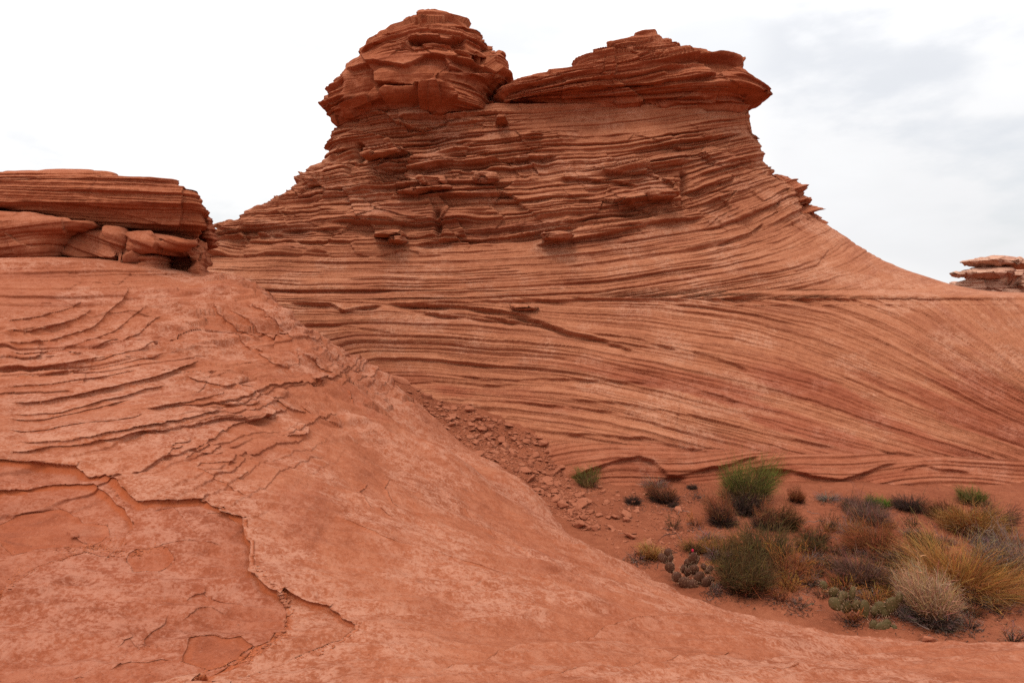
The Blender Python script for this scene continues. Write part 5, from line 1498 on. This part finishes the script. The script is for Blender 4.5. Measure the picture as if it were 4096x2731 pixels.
# ---------------------------------------------------------------- dry twigs and plant litter on the sand
SANDP = [(600, 520), (640, 500), (720, 505), (860, 512), (1020, 525), (1020, 640), (870, 628), (770, 606), (680, 580), (620, 548)]


def twig_mesh(rng, ln):
    n = 6; V = []; c = np.zeros(3); a = rng.randn() * .3
    pts_ = [c.copy()]
    for k in range(n - 1):
        a += rng.randn() * .35
        c = c + np.array([math.cos(a), math.sin(a), rng.randn() * .12 + .02]) * ln / n; pts_.append(c.copy())
    pts_ = np.array(pts_); pts_ -= pts_.mean(0); pts_[:, 2] -= pts_[:, 2].min()
    for k, p in enumerate(pts_):
        r = 0.006 * (1 - .6 * k / n)
        for j in range(5):
            t = 2 * math.pi * j / 5
            V.append(p + [0, r * math.cos(t), r * math.sin(t) + .005])
    return np.array(V), grid_faces(n, 5, True)


M_TW, nt, b = base_mat("grey_twig"); b.inputs['Base Color'].default_value = (0.22, 0.15, 0.12, 1)
M_TD, nt, b = base_mat("dark_twig"); b.inputs['Base Color'].default_value = (0.06, 0.035, 0.028, 1)
protos = []
for k in range(8):
    V, Fq = twig_mesh(rng, 1.0)
    V = V * [1, 1, 1]
    me = make_obj("dry_twig", V, Fq, (M_TW, M_TD)[k % 2])
    protos.append(me)
q = pick(rng, SANDP, 90)
pts = ray_to(sand_h, q[:, 0], q[:, 1], 3.0, 13.3)
for k, p in enumerate(pts):
    pr = protos[k % 8]
    o = pr if k < 8 else pr.copy()
    if k >= 8: COL.objects.link(o)
    ln = 0.10 + 0.28 * rng.rand() ** 1.5
    o.scale = (ln, ln, min(1.0, ln * 3))
    o.rotation_euler = (0, 0, rng.rand() * 6.3); o.location = p + [0, 0, 0.004]
    gy = k % 2 == 0
    tag(o, "bleached grey twig lying on the red sand" if gy else "dark dry twig lying on the red sand", "twig", "grey twigs on the sand" if gy else "dark twigs on the sand")
# litter: short dark bits, thick round the plants
LV = []; LF = []; LC = []
cen = np.array([(x, y) for (nm, x, y, w, h, s, l, c) in PLANTS]); wid = np.array([w for (nm, x, y, w, h, s, l, c) in PLANTS])
k = rng.randint(len(cen), size=9000)
q = cen[k] + rng.randn(9000, 2) * np.stack([wid[k] * .45, wid[k] * .14 + 2], 1) + [0, 1.5]
q = q[(q[:, 0] < 1030)]
pts = ray_to(both, q[:, 0], q[:, 1], 3.0, 13.3)
pts = pts[sand_h(pts[:, 0], pts[:, 1]) > hill_z(pts[:, 0], pts[:, 1])]
n = len(pts)
a = rng.rand(n) * 6.3; ln = 0.02 + 0.06 * rng.rand(n) ** 2; tl = rng.rand(n) * .5
u = np.stack([np.cos(a), np.sin(a), tl], 1) * ln[:, None]; v = np.stack([-np.sin(a), np.cos(a), 0 * a], 1) * .003
b0 = pts + [0, 0, .004]
V = np.stack([b0 - v, b0 + v, b0 + u + v * .4, b0 + u - v * .4], 1).reshape(-1, 3)
cols = np.array([DARK, UMBER, GREY, RUST])[rng.choice(4, n, p=[.5, .25, .1, .15])]
o = make_obj("plant_litter", V, np.arange(4 * n).reshape(n, 4), M_PLANT, None, {"tint": np.repeat(cols, 4, 0)}, smooth=False)
tag(o, "dark dry plant litter scattered under the shrubs", "litter", kind="stuff")
